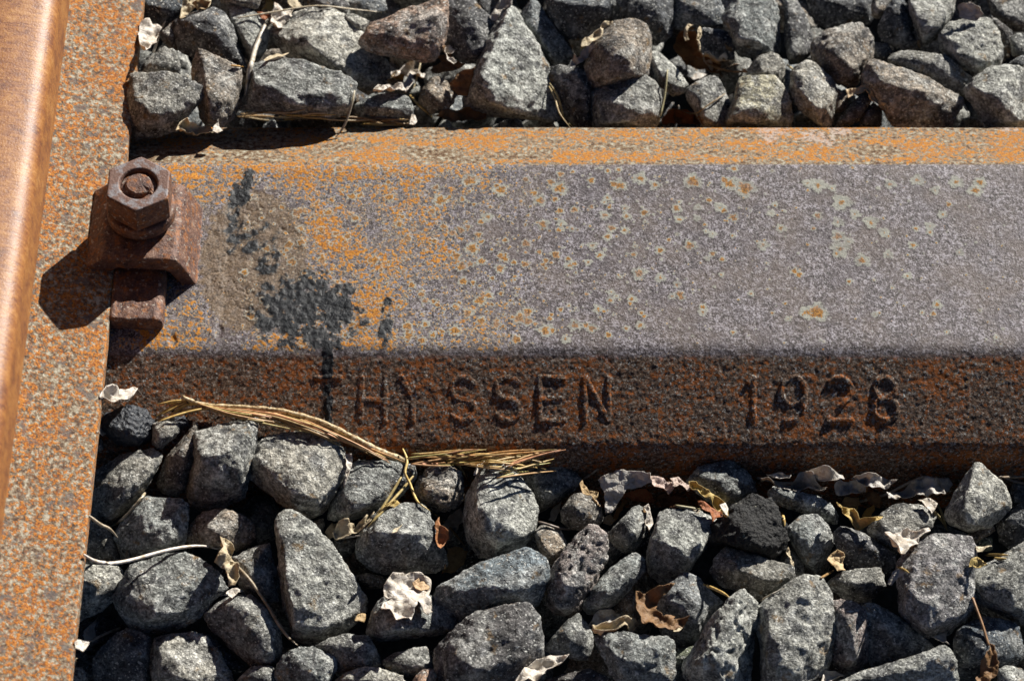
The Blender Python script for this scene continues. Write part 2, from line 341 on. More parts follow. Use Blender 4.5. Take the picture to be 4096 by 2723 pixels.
SV_F0, SV_F, SV_B, SV_B1, SV_END = _cum[1], _cum[2], _cum[3], _cum[4], _cum[5]
X_BEND = at_z(222, 260, 0).x
def bend(x):
    t = np.maximum(0, X_BEND - np.asarray(x, float)); return 0.05 * (np.sqrt(t * t + 0.012 ** 2) - 0.012)
def sv_of_y(y): return SV_F + (y - Y_F)
def top_uv(px, py):                        # a spot on the upper face -> surface coordinates
    p = at_z(px, py, 0.0); return p.x, sv_of_y(p.y)
def front_uv(px, py):
    n = Vector((0, -sb, cb)); p = at_plane(px, py, Vector((0, Y_F, 0)), n)
    return p.x, SV_F - math.hypot(p.y - Y_F, p.z)
def blob(u, v, c, rx, ry, soft=0.5):
    q = np.hypot((u - c[0]) / rx, (v - c[1]) / ry); return 1 - sst(1 - soft, 1 + soft, q)
PXM = 0.000567
TARS = [(top_uv(308, 308), 0.030, 0.024, 1.0), (top_uv(322, 330), 0.016, 0.012, 1.0), (top_uv(283, 318), 0.016, 0.012, .8), (top_uv(386, 322), 0.0042, 0.016, .95), (top_uv(268, 262), 0.008, 0.010, .7),
        (top_uv(247, 182), 0.004, 0.013, .9), (top_uv(240, 195), 0.006, 0.010, .85), (top_uv(233, 212), 0.004, 0.018, .8), (front_uv(328, 362), 0.0032, 0.020, 1.0), (front_uv(328, 400), 0.0026, 0.024, .95), (top_uv(250, 240), 0.018, 0.014, .55), (top_uv(358, 318), 0.006, 0.012, .6)]
def tar_at(u, v):
    t = np.zeros_like(u)
    for c, rx, ry, a in TARS: t = np.maximum(t, a * blob(u, v, c, rx, ry, 0.55))
    P2 = np.stack([u, v, np.zeros_like(u)], 1) * 1000.0; w = t > 0.001; o = np.zeros_like(u)
    o[w] = t[w] * 0.86 + 0.70 * fbm(P2[w] * 0.13 + 40, 5, 0.65) * np.minimum(1, t[w] * 3)
    return np.clip(o, 0, 1)
def surf_fields(u, v):
    P2 = np.stack([u, v, np.zeros_like(u)], 1) * 1000.0
    fr = 1 - sst(SV_F - 0.006, SV_F + 0.002, v); bk = sst(SV_B - 0.002, SV_B + 0.006, v)
    zone = 0.5 * sst(SV_F - 0.012, SV_F + 0.003, v) + 0.5 * sst(SV_B - 0.003, SV_B + 0.006, v)
    left = 1 - sst(-0.16, 0.02, u)
    big = fbm(P2 * 0.012, 3)
    # orange lichen thickness: heavy on the left half of the top and on the far shoulder
    dens = (0.80 * (1 - sst(-0.075, 0.06, u + 0.05 * big)) + 0.10) * (1 - 0.35 * sst(0, 1, bk))
    dens = dens * (0.8 + 0.5 * fbm(P2 * 0.03 + 5, 3)) + 0.16 * sst(0.5, 1, (v - SV_F) / (SV_B - SV_F)) * (1 - sst(0.0, 0.16, u))
    dens = dens * (1 - bk) + bk * (0.76 + 0.75 * fbm(P2 * np.array([0.022, 0.045, 1.0]) + 9, 4))
    dens = dens * (1 - fr) + fr * 0.22
    wkx = (u - top_uv(255, 265)[0]) / 0.036; wky = (v - top_uv(255, 260)[1]) / 0.058
    dirt = 1.0 * (1 - sst(0.45, 1.25, np.hypot(wkx, wky))) + 0.05 * (1 - sst(-0.19, -0.12, u)) * bk + 0.10 * (1 - sst(-0.175, -0.12, u)) * (1 - fr)
    dirt = np.clip(dirt, 0, 1.1); dens = dens * (1 - 0.85 * np.clip(dirt, 0, 1))
    tar = tar_at(u, v)
    pale = np.zeros_like(u)
    for px, py, rx in ((772, 131, 24), (812, 136, 18), (840, 130, 16), (1008, 125, 16), (770, 138, 10), (825, 140, 12)):
        p = at_plane(px, py, Vector((0, Y_B, 0)), Vector((0, sb, cb))); pale = np.maximum(pale, blob(u, v, (p.x, SV_B + math.hypot(p.y - Y_B, p.z)), rx * PXM, 0.011, 0.8))
    # relief
    d = fr * (0.20 * fbm(P2 * 0.20, 4, 0.6) + 0.10 * fbm(P2 * 0.55 + 3, 2)) + (1 - fr) * (0.05 * fbm(P2 * 0.20 + 8, 3, 0.6) + 0.20 * fbm(P2 * 0.02, 2))
    d = d - (1 - fr) * 0.10 * sst(0.18, 0.45, fbm(P2 * 0.42 + 31, 2)) * (1 - bk)
    dm = sst(0.35, 0.6, dirt + 0.5 * fbm(P2 * 0.2, 3)) * (1 - fr)
    f1, f2 = cells(P2[:, :2] * 0.13 + 0.35 * np.stack([fbm(P2 * 0.2 + 2, 2), fbm(P2 * 0.2 + 6, 2)], 1))
    crack = 1 - sst(0.02, 0.10, f2 - f1)
    d = d + dm * (0.35 * fbm(P2 * 0.12, 3, 0.6) - 0.55 * crack * sst(-0.05, 0.25, fbm(P2 * 0.05 + 3, 2)) * sst(.55, .9, dirt))
    tmk = sst(0.42, 0.60, tar + 0.35 * fbm(P2 * 0.22, 4, 0.6) * (tar > 0))
    g1, g2 = cells(P2[:, :2] * 0.22)
    d = d + tmk * (0.05 + 0.7 * np.clip(0.62 - g1, 0, 1) + 0.1 * fbm(P2 * 0.5, 2))
    # welded seat plate under the clip, a low step
    xl, yf = top_uv(226, 260)[0], None
    v0, v1 = top_uv(200, 334)[1], top_uv(200, 178)[1]
    edge = np.minimum(np.minimum((top_uv(224, 260)[0] - u), v - v0), v1 - v)
    edge = edge + 0.0006 * fbm(P2 * 0.15 + 4, 2)
    d = d + 0.7 * sst(-0.003, 0.003, edge + 0.0016 * fbm(P2 * 0.07 + 14, 3)) * (1 - fr)
    # chips along the edge by the clip
    for c, r in ((top_uv(219, 331), 0.0028), (top_uv(173, 341), 0.0026)):
        d = d - 1.1 * (1 - sst(0.4, 1.2, np.hypot((u - c[0]) / r, (v - c[1]) / (r * 1.6))))
    # scratch on the far shoulder
    return dict(zone=zone, dens=np.clip(dens, 0, 1), dirt=dirt, tar=tar, pale=pale), d
def surf_pos(u, v, dmm):
    y = np.interp(v, _sv, _py); z = np.interp(v, _sv, _pz); ny = np.interp(v, _sv, _ny); nz = np.interp(v, _sv, _nz)
    return np.stack([u, y + ny * dmm * MM, z + nz * dmm * MM + bend(u)], 1)
# rosettes, the big ones where the picture has them
_rs = [(840, 249, 11, .7), (862, 260, 9, .5), (817, 312, 13, .3), (806, 312, 8, .6), (639, 273, 9, .4), (543, 224, 8, .4), (487, 217, 7, .5), (472, 248, 9, .3), (842, 202, 12, .8), (855, 214, 7, .8), (871, 222, 9, .7), (838, 222, 7, .8), (884, 232, 7, .9), (838, 236, 9, .5), (848, 241, 6, .8),
       (763, 245, 7, .8), (807, 183, 6, .8), (818, 185, 10, .8), (832, 188, 5, .8), (890, 184, 7, .7), (917, 180, 8, .8), (935, 190, 6, .8), (956, 182, 9, .7), (975, 190, 9, .5), (980, 182, 8, .5), (693, 181, 11, .3), (745, 188, 13, .3), (730, 184, 10, .4), (720, 207, 7, .7), (698, 207, 5, .8), (679, 219, 6, .6),
       (697, 218, 5, .9), (712, 234, 5, .9), (690, 245, 8, .3), (913, 245, 6, .5), (888, 254, 6, .9), (930, 226, 6, .9), (942, 214, 6, .7), (960, 252, 5, .8), (808, 312, 9, .6), (875, 314, 4, .9), (771, 213, 5, .9), (775, 204, 4, .9), (707, 258, 4, .9), (660, 250, 6, .4), (672, 296, 5, .6), (588, 262, 5, .6),
       (600, 255, 6, .5), (592, 328, 7, .4), (610, 300, 5, .5), (640, 325, 6, .4), (575, 325, 8, .5), (545, 330, 9, .4), (520, 318, 9, .3), (480, 300, 8, .2), (455, 330, 8, .2), (500, 268, 7, .3), (462, 265, 7, .2), (540, 200, 8, .3), (560, 188, 10, .3), (470, 180, 10, .2), (440, 200, 9, .2), (500, 190, 9, .3), (620, 185, 9, .4), (640, 178, 9, .5), (655, 185, 7, .5), (605, 215, 7, .5), (625, 208, 5, .6)]
ROS = [(top_uv(a, b), r * 1.08 * PXM, p) for a, b, r, p in _rs]
rnd = random.Random(3)
for i in range(3000):
    px, py = rnd.uniform(240, 1100), rnd.uniform(166, 345)
    left = 1 - max(0, min(1, (px - 420) / 330)); upper = 1 - (py - 166) / 180
    if rnd.random() < 0.10 + 0.75 * left + 0.22 * upper * (px < 800): ROS.append((top_uv(px, py), (rnd.uniform(0.5, 1.2) + 3.2 * rnd.random() ** 6) * MM, rnd.uniform(0, .75) if px > 560 else rnd.uniform(-0.9, .3)))
def rosettes(u, v, shape=None):
    q = np.zeros_like(u); pl = np.zeros_like(u)
    return q, pl
STEP = 0.00062
xs = np.concatenate([np.arange(-0.46, -0.27, 0.004), np.arange(-0.27, 0.335, STEP), np.arange(0.337, 0.52, 0.004)])
vs = np.concatenate([np.arange(0, SV_F0 - 0.008, 0.003), np.arange(SV_F0 - 0.008, SV_B1 + 0.004, STEP), np.arange(SV_B1 + 0.006, SV_END - 0.001, 0.004)])
UU, VV = np.meshgrid(xs, vs); u, v = UU.ravel(), VV.ravel()
FA, DD = surf_fields(u, v)
ros = np.zeros(UU.shape); rpl = np.zeros(UU.shape)
for (cu, cv), r, p in ROS:
    i0, i1 = np.searchsorted(xs, [cu - r * 1.4, cu + r * 1.4]); j0, j1 = np.searchsorted(vs, [cv - r * 1.4, cv + r * 1.4])
    if i1 <= i0 or j1 <= j0: continue
    du, dv = UU[j0:j1, i0:i1] - cu, VV[j0:j1, i0:i1] - cv; an = np.arctan2(dv, du); ph = cu * 9000
    q = 1 - np.hypot(du, dv) / (r * (1.0 + 0.14 * np.sin(3 * an + ph) + 0.10 * np.sin(5 * an + 2 * ph) + .06 * np.sin(9 * an + ph)))
    s_ = ros[j0:j1, i0:i1]; w = q > s_; s_[w] = q[w]; rpl[j0:j1, i0:i1][w] = p
DD = DD + 0.12 * sst(0.0, 0.2, ros.ravel())
FA['ros'] = np.clip(ros.ravel(), 0, 1); FA['rpale'] = rpl.ravel()
nx, nv = len(xs), len(vs); idx = np.arange(nx * nv).reshape(nv, nx)
quads = np.stack([idx[:-1, :-1], idx[:-1, 1:], idx[1:, 1:], idx[1:, :-1]], -1).reshape(-1, 4)
def put_attrs(me, u, v, fa):
    a = me.attributes.new('suv', 'FLOAT_VECTOR', 'POINT'); a.data.foreach_set('vector', np.stack([u, v, u * 0], 1).astype(np.float32).ravel())
    for k, x in fa.items():
        a = me.attributes.new(k, 'FLOAT', 'POINT'); a.data.foreach_set('value', np.asarray(x, np.float32))
sleeper = tag(link('steel_sleeper', None), 'rusted pressed steel railway sleeper with raised lettering and lichen spots', 'sleeper')
me = mesh_np('body', surf_pos(u, v, DD), quads); put_attrs(me, u, v, FA)
link('body', me, 'sleeper', sleeper)
xc, vc = np.arange(-0.46, 0.52, 0.02), np.linspace(0, SV_END - 0.001, 90); uu, vv = np.meshgrid(xc, vc); ic = np.arange(uu.size).reshape(uu.shape)
solid(surf_pos(uu.ravel(), vv.ravel(), 0), np.stack([ic[:-1, :-1], ic[:-1, 1:], ic[1:, 1:], ic[1:, :-1]], -1).reshape(-1, 4))

# raised letters, each a worn ridge on the front face
def arc(cx, cy, rx, ry, a0, a1, n=12): return [(cx + rx * math.cos(math.radians(a0 + (a1 - a0) * i / n)), cy + ry * math.sin(math.radians(a0 + (a1 - a0) * i / n))) for i in range(n + 1)]
GLYPH = {'T': [[(0, 1), (1, 1)], [(.5, 1), (.5, 0)]], 'H': [[(0, 1), (0, 0)], [(1, 1), (1, 0)], [(0, .48), (1, .48)]], 'Y': [[(0, 1), (.5, .5), (.5, 0)], [(1, 1), (.5, .5)]],
         'S': [arc(.5, .75, .5, .25, 30, 270) + arc(.5, .25, .5, .25, 90, -150)], 'E': [[(1, 1), (0, 1), (0, 0), (1, 0)], [(0, .5), (.85, .5)]], 'N': [[(0, 0), (0, 1), (1, 0), (1, 1)]],
         '1': [[(.15, .78), (.55, 1), (.55, 0)]], '9': [arc(.5, .68, .5, .32, 0, 360, 20), [(1, .68), (.92, .3), (.6, .02), (.15, .0)]], '2': [arc(.5, .72, .5, .28, 160, -40) + [(0, 0), (1, 0)]], '8': [arc(.5, .76, .42, .24, 0, 360, 18), arc(.5, .26, .5, .26, 0, 360, 18)]}
def seg_d(p, a, b):
    ab = np.subtract(b, a); t = np.clip(((p - a) @ ab) / max(1e-12, ab @ ab), 0, 1); return np.hypot(*(p - (np.array(a) + t[:, None] * ab)).T)
for ch, px, wear in (('T', 328, .95), ('H', 373, .8), ('Y', 413, .85), ('S', 463, .7), ('S', 508, .85), ('E', 552, 1.0), ('N', 597, .95), ('1', 753, 1.0), ('9', 794, 1.05), ('2', 840, 1.45), ('8', 886, 1.35)):
    u0, vb = front_uv(px, 420); _, vt = front_uv(px, 377); w = 0.0135 if ch != '1' else 0.010; hh = vt - vb
    g = 0.0005; gu, gv = np.meshgrid(np.arange(u0 - w / 2 - .005, u0 + w / 2 + .005, g), np.arange(vb - .005, vt + .005, g)); P = np.stack([gu.ravel(), gv.ravel()], 1)
    dist = np.full(len(P), 9.0)
    for line in GLYPH[ch]:
        q = [(u0 - w / 2 + x * w, vb + y * hh) for x, y in line]
        for a, b in zip(q[:-1], q[1:]): dist = np.minimum(dist, seg_d(P, a, b))
    fa, d0 = surf_fields(P[:, 0], P[:, 1]); fa['ros'] = fa['rpale'] = np.zeros(len(P))
    P3 = np.stack([P[:, 0], P[:, 1], P[:, 0] * 0], 1) * 1000
    dist = dist + 0.0005 * fbm(P3 * 0.22 + 7, 3)
    rise = (1 - sst(0.0008, 0.0019, dist)) * 0.62 * wear * np.clip(0.85 + 0.9 * fbm(P3 * 0.10 + 3, 3), 0.1, 1.25)
    dd = d0 + rise - 0.45 * sst(0.0020, 0.0030, dist) - 0.02
    keep = (dist < 0.0031).reshape(gu.shape); ii = np.arange(gu.size).reshape(gu.shape)
    kq = keep[:-1, :-1] & keep[1:, :-1] & keep[:-1, 1:] & keep[1:, 1:]
    qd = np.stack([ii[:-1, :-1], ii[:-1, 1:], ii[1:, 1:], ii[1:, :-1]], -1)[kq]
    us = np.unique(qd); rm = np.full(gu.size, -1); rm[us] = np.arange(len(us))
    me = mesh_np('raised_letter', surf_pos(P[us, 0], P[us, 1], dd[us]), rm[qd]); put_attrs(me, P[us, 0], P[us, 1], {k: x[us] for k, x in fa.items()})
    nm = 'raised_numeral' if ch.isdigit() else 'raised_letter'
    tag(link(nm, me, 'sleeper', sleeper), 'worn raised ' + ('numeral ' if ch.isdigit() else 'letter ') + ch)

# ------------------------------------------------------------------ rail
LEAN = math.atan(0.05)
def round_poly(pts, rads, n=5):
    out = []
    for i, p in enumerate(pts):
        r = rads[i]
        if r <= 0: out.append(p); continue
        a, b = Vector(pts[i - 1]), Vector(pts[(i + 1) % len(pts)]); c = Vector(p)
        da, db = (a - c).normalized(), (b - c).normalized(); l = min(r, (a - c).length * .49, (b - c).length * .49)
        for k in range(n + 1):
            t = k / n; q = (c + da * l) * (1 - t) ** 2 + c * 2 * t * (1 - t) + (c + db * l) * t * t; out.append((q.x, q.y))
    return out
xe = at_z(106, 340, 0.0105 + float(bend(-0.23))).x
base_z = float(bend(xe))
rail = tag(link('rail', None, loc=(xe, 0, base_z)), 'rust brown railway rail with smooth rounded head and lichen crusted foot', 'rail')
rail.rotation_euler = (0, LEAN, 0)
def extrude_profile(name, pts, mat, y0=-1.2, y1=1.2, n=40):
    ys = np.concatenate([np.linspace(y0, -0.4, 6), np.linspace(-0.39, 0.42, n), np.linspace(0.45, y1, 6)]); V = []; k = len(pts)
    for y in ys:
        for (x, z) in pts: V.append(((x - 62.5) * MM, y, z * MM))
    Q = [(i * k + j, (i + 1) * k + j, (i + 1) * k + (j + 1) % k, i * k + (j + 1) % k) for i in range(len(ys) - 1) for j in range(k)]
    me = bpy.data.meshes.new(name); me.from_pydata(V, [], Q + [tuple(range(k)), tuple(range(len(V) - 1, len(V) - k - 1, -1))])
    me.polygons.foreach_set('use_smooth', np.ones(len(me.polygons), bool)); o = link(name, me, mat, rail)
    bm = bmesh.new(); bm.from_mesh(me); bmesh.ops.recalc_face_normals(bm, faces=bm.faces); bm.to_mesh(me); bm.free()
    return o
def prof(p, n=6): return round_poly([(a, b) for a, b, c in p], [c for a, b, c in p], n)
extrude_profile('rail_foot', prof([(-62.5, 0, 0), (62.5, 0, 1.5), (62.5, 10.5, 2.5), (30, 17.5, 14), (11, 24, 6), (8, 32, 0), (-8, 32, 0), (-11, 24, 6), (-30, 17.5, 14), (-62.5, 10.5, 2.5)]), 'foot')
extrude_profile('rail_web', prof([(7.6, 31.5, 0), (7, 60, 0), (7.6, 98.5, 0), (-7.6, 98.5, 0), (-7, 60, 0), (-7.6, 31.5, 0)]), 'head')
extrude_profile('rail_head', prof([(8, 98, 4), (32.5, 106, 3), (35.0, 109, 3), (34.0, 145.0, 17), (14, 148.4, 16), (0, 149, 0), (-16, 148.2, 10), (-34, 144.5, 15), (-35, 109, 3), (-32.5, 106, 3), (-8, 98, 4)], 9), 'head')
rot = Matrix.Rotation(LEAN, 3, 'Y')
def railpt(x, y, z): return Vector((xe, 0, base_z)) + rot @ Vector((x * MM, y, z * MM))
solid([railpt(a, y, b) for y in (-1, 1) for a, b in ((-125, 0), (0, 0), (0, 10.5), (-32, 17), (-55, 30), (-28, 106), (-28, 146), (-95, 146))], [(i, i + 8, (i + 1) % 8 + 8, (i + 1) % 8) for i in range(8)])

# ------------------------------------------------------------------ fastening: clip, spring washer, nut, bolt and lug
AX = Vector((0.05, 0, 1)).normalized()
ZN = 0.054
ntop = at_z(138.5, 183, ZN + float(bend(-0.21))); cb0 = ntop - AX * ZN
fast = tag(link('rail_fastening', None, loc=cb0), 'rusted clip plate with hexagonal nut and bolt holding the rail foot', 'rail fastening')
fast.rotation_euler = (0, LEAN, 0)
def sweep(name, prof2, y0, y1, mat, bev=0.8, tap=None):       # an outline in x-z (mm) run along y, its edges rounded
    bm = bmesh.new(); n = len(prof2)
    a = [bm.verts.new((x * MM, y0 * MM, z * MM)) for x, z in prof2]; b = [bm.verts.new((x * MM, y1 * MM, z * MM)) for x, z in prof2]
    bm.faces.new(a); bm.faces.new(b[::-1])
    for i in range(n): bm.faces.new((a[i], b[i], b[(i + 1) % n], a[(i + 1) % n]))
    bmesh.ops.recalc_face_normals(bm, faces=bm.faces)
    if bev: bmesh.ops.bevel(bm, geom=[e for e in bm.edges if e.calc_face_angle(0) > 0.35], offset=bev * MM, segments=3, affect='EDGES', profile=0.6)
    o = from_bm(name, bm, mat, fast, smooth=False)
    return o
def roughen(o, vox, amp, sc, smooth=1, shade=True):
    m = o.modifiers.new('r', 'REMESH'); m.mode = 'VOXEL'; m.voxel_size = vox * MM
    if smooth: q = o.modifiers.new('s', 'SMOOTH'); q.iterations = smooth; q.factor = 0.5
    dg = bpy.context.evaluated_depsgraph_get(); me = bpy.data.meshes.new_from_object(o.evaluated_get(dg)); o.modifiers.clear()
    n = len(me.vertices); co = np.empty(n * 3, np.float32); me.vertices.foreach_get('co', co); co = co.reshape(-1, 3); no = np.empty(n * 3, np.float32); me.vertices.foreach_get('normal', no); no = no.reshape(-1, 3)
    co += no * (amp * MM * fbm(co * 1000 / sc + 13, 3, 0.55))[:, None]
    me.vertices.foreach_set('co', co.ravel()); me.polygons.foreach_set('use_smooth', np.full(len(me.polygons), shade)); me.update()
    o.data = me; return o
# plate: bridge section, both legs sloping outwards, the rail-side leg short on the rail foot
xf = (xe - cb0.x) * 1000                    # rail foot edge in clip coordinates
plate = sweep('clip_plate', round_poly([(-21, 24), (21.5, 24), (25, 18), (31, 3.0), (33, -0.6), (24.5, -0.6), (19, 9), (16.5, 14.5), (-13, 14.5), (-15.5, 11.6), (-30.5, 11.6), (-30, 15), (-25, 18.5)], [3, 3, 4, 3, .5, 1, 3, 3, 2, 1, 1, 2, 3], 4), -31, 25, 'rust', 1.4)
roughen(plate, 0.6, 0.35, 5, 2)
def ring(name, z0, z1, r0, r1, mat, n=48, cham=0.6):
    bm = bmesh.new(); loops = []
    for (r, z) in ((r0, z0), (r1 - cham, z0), (r1, z0 + cham), (r1, z1 - cham), (r1 - cham, z1), (r0, z1)):
        loops.append([bm.verts.new((r * MM * math.cos(2 * math.pi * i / n), r * MM * math.sin(2 * math.pi * i / n), z * MM)) for i in range(n)])
    for a, b in zip(loops, loops[1:] + loops[:1]):
        for i in range(n): bm.faces.new((a[i], a[(i + 1) % n], b[(i + 1) % n], b[i]))
    bmesh.ops.recalc_face_normals(bm, faces=bm.faces); return from_bm(name, bm, mat, fast)
# double-coil spring washer: a helix of square wire
bm = bmesh.new(); prev = None; N = 120
for i in range(N + 1):
    t = i / N; a = math.radians(100) + t * 2 * math.pi * 1.95; z = 24.0 + 3.2 + t * 5.8; c, s_ = math.cos(a), math.sin(a)
    sec = [bm.verts.new((c * rr * MM, s_ * rr * MM, (z + dz) * MM)) for rr, dz in ((11.5, -2.4), (18.6, -2.4), (19.6, -1.6), (19.6, 1.6), (18.6, 2.4), (11.5, 2.4))]
    if prev:
        for k in range(6): bm.faces.new((prev[k], prev[(k + 1) % 6], sec[(k + 1) % 6], sec[k]))
    else: bm.faces.new(sec[::-1])
    prev = sec
bm.faces.new(prev); bmesh.ops.recalc_face_normals(bm, faces=bm.faces); from_bm('spring_washer', bm, 'rust', fast)
# nut with a countersunk bore
def nut():
    bm = bmesh.new(); n = 72; AF = 35.0; a0 = math.radians(30); z0, z1 = 35.6, 54.0
    def hexr(th):
        k = ((th - a0 + math.pi / 6) % (math.pi / 3)) - math.pi / 6 if False else ((th - math.radians(0) + math.pi / 6) % (math.pi / 3)) - math.pi / 6
        return AF / 2 / math.cos(k)
    L = []
    for kind, z in (('in', z0), ('hex', z0), ('hex', z1 - 2.6), ('hex2', z1 - 1.0), ('cham', z1), ('c2', z1), ('bore', z1 - 1.2), ('bore2', z1 - 9)):
        lp = []
        for i in range(n):
            th = 2 * math.pi * i / n; h = hexr(th)
            r = {'in': 11.7, 'hex': h, 'hex2': min(h - .12, 19.9), 'cham': min(h - .6, 19.0), 'c2': 11.2, 'bore': 10.4, 'bore2': 10.2}[kind]
            zz = z
            if kind == 'hex' and z > z0: zz = z - max(0, (h - AF / 2)) * 0.5
            lp.append(bm.verts.new((r * MM * math.cos(th), r * MM * math.sin(th), zz * MM)))
        L.append(lp)
    for k, (a, b) in enumerate(zip(L[:-1], L[1:])):
        for i in range(n):
            f = bm.faces.new((a[i], a[(i + 1) % n], b[(i + 1) % n], b[i])); f.material_index = 1 if k == 4 else 0
    bmesh.ops.recalc_face_normals(bm, faces=bm.faces)
    o = from_bm('nut', bm, 'rust', fast, smooth=False); o.data.materials.append(M['nutface'])
    for p in o.data.polygons: p.use_smooth = p.index // n in (5, 6)
    return o
nut_o = nut()
m_ = nut_o.modifiers.new('b', 'BEVEL'); m_.width = 0.0006; m_.segments = 2; m_.limit_method = 'ANGLE'; m_.angle_limit = math.radians(40)
# bolt end: a stepped pin, its tip chipped
bm = bmesh.new(); n = 40; L = []
for r, z in ((9.6, 16), (10.3, 48.0), (9.9, 51.2), (7.8, 51.6), (7.2, 53.6), (6.6, 54.3), (2.5, 54.4)):
    L.append([bm.verts.new((r * MM * math.cos(2 * math.pi * i / n) * (1 + .02 * math.sin(3 * i)), r * MM * math.sin(2 * math.pi * i / n) * (1 + .02 * math.sin(2 * i)), (z - (0.9 if (r < 8 and z > 45 and 28 < i < 37 and r > 4) else 0)) * MM)) for i in range(n)])
for a, b in zip(L[:-1], L[1:]):
    for i in range(n): bm.faces.new((a[i], a[(i + 1) % n], b[(i + 1) % n], b[i]))
bm.faces.new(L[-1]); bm.faces.new(L[0][::-1]); bmesh.ops.recalc_face_normals(bm, faces=bm.faces); from_bm('bolt', bm, 'rust', fast, smooth=False)
lug = sweep('lug', round_poly([(-14.5, -1.5), (-14.5, 10.2), (12.5, 10.2), (15.5, 7.5), (15.5, -1.5)], [0, 2, 3.5, 2, 0], 4), -63, -8, 'rust', 1.6)
roughen(lug, 0.7, 0.5, 5, 2)
SZ = [Vector(v) for v in ((-30, -31, 12), (31, -31, 0), (21, -31, 24), (-21, -31, 24), (-30, 25, 12), (31, 25, 0), (21, 25, 24), (-21, 25, 24))]
solid([cb0 + rot @ (v * MM) for v in SZ], [(0, 1, 2, 3), (4, 5, 6, 7), (1, 5, 6, 2), (0, 4, 7, 3), (3, 2, 6, 7)])

# ------------------------------------------------------------------ ballast stones
# outline and ridge points were measured on enlargements of the picture; each stone is then a solid with its own place, size and depth
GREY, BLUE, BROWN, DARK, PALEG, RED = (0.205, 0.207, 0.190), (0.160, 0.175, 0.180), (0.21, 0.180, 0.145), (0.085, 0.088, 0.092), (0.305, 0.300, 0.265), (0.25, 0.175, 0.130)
SUN2 = Vector((SUN.dot(RT), SUN.dot(UP))).normalized()
def seg_hit(p, d, poly):
    best = None
    for i in range(len(poly)):
        a, b = poly[i], poly[(i + 1) % len(poly)]; ex, ey = b[0] - a[0], b[1] - a[1]; den = d[0] * ey - d[1] * ex
        if abs(den) < 1e-12: continue
        t = ((a[0] - p[0]) * ey - (a[1] - p[1]) * ex) / den; s_ = ((a[0] - p[0]) * d[1] - (a[1] - p[1]) * d[0]) / den
        if t > 0 and -1e-9 <= s_ <= 1 + 1e-9 and (best is None or t > best): best = t
    return best or 0.0
EMPTY = bpy.data.meshes.new('tmp'); TMP = link('tmp', EMPTY)
def solidify_rock(pts, name, r, seed, vox=1.25, amp=1.0, holes=0, cuts=8):
    """convex body from points -> voxel surface, worn edges, chipped relief"""
    bm = bmesh.new()
    for p in pts: bm.verts.new(p)
    bmesh.ops.convex_hull(bm, input=bm.verts)
    for vv in [q for q in bm.verts if not q.link_faces]: bm.verts.remove(vv)
    rc = random.Random(seed * 31 + 5); cen = sum((q.co for q in bm.verts), Vector()) / len(bm.verts)
    for _ in range(cuts):                   # break the corners off along flat fractures
        d = Vector((rc.gauss(0, 1), rc.gauss(-0.9, .8), rc.gauss(1.3, .8))).normalized(); sup = max((q.co - cen).dot(d) for q in bm.verts)
        bmesh.ops.bisect_plane(bm, geom=bm.verts[:] + bm.edges[:] + bm.faces[:], plane_co=cen + d * sup * rc.uniform(0.87, 0.965), plane_no=d, clear_outer=True)
        bmesh.ops.convex_hull(bm, input=bm.verts)
        for vv in [q for q in bm.verts if not q.link_faces]: bm.verts.remove(vv)
    bmesh.ops.triangulate(bm, faces=bm.faces); bmesh.ops.recalc_face_normals(bm, faces=bm.faces)
    bm.verts.index_update(); solid([q.co.copy() for q in bm.verts], [[q.index for q in f.verts] for f in bm.faces])
    me = bpy.data.meshes.new('h'); bm.to_mesh(me); bm.free(); TMP.data = me
    TMP.modifiers.clear(); m = TMP.modifiers.new('r', 'REMESH'); m.mode = 'VOXEL'; m.voxel_size = vox * MM
    q = TMP.modifiers.new('s', 'SMOOTH'); q.iterations = 1; q.factor = 0.5
    out = bpy.data.meshes.new_from_object(TMP.evaluated_get(bpy.context.evaluated_depsgraph_get())); out.name = name
    n = len(out.vertices); co = np.empty(n * 3, np.float32); out.vertices.foreach_get('co', co); co = co.reshape(-1, 3).astype(float)
    no = np.empty(n * 3, np.float32); out.vertices.foreach_get('normal', no); no = no.reshape(-1, 3)
    c = co.mean(0); rl = (co - c) / r; o = seed * 3.17
    big = fbm(rl * 1.3 + o, 3, 0.5); rid = np.abs(perlin(rl * 2.6 + o + 5)) - 0.25; mid = fbm(rl * 5.0 + o, 3, 0.6); fin_ = perlin(co * 1000 / 2.2 + o)
    d = r * (0.055 * big - 0.07 * np.minimum(0.0, rid) - 0.012 + 0.026 * mid) * amp + 0.00028 * fin_ * amp
    if holes:
        hh = fbm(co * 1000 / holes + o + 3, 2, 0.6); d = d - 0.0020 * sst(0.20, 0.55, hh)
    co = co + no * d[:, None]
    out.vertices.foreach_set('co', (co - c).astype(np.float32).ravel()); out.update()
    out.polygons.foreach_set('use_smooth', np.ones(len(out.polygons), bool))
    TMP.data = EMPTY; bpy.data.meshes.remove(me)
    return out, Vector(c)
NS = [0]
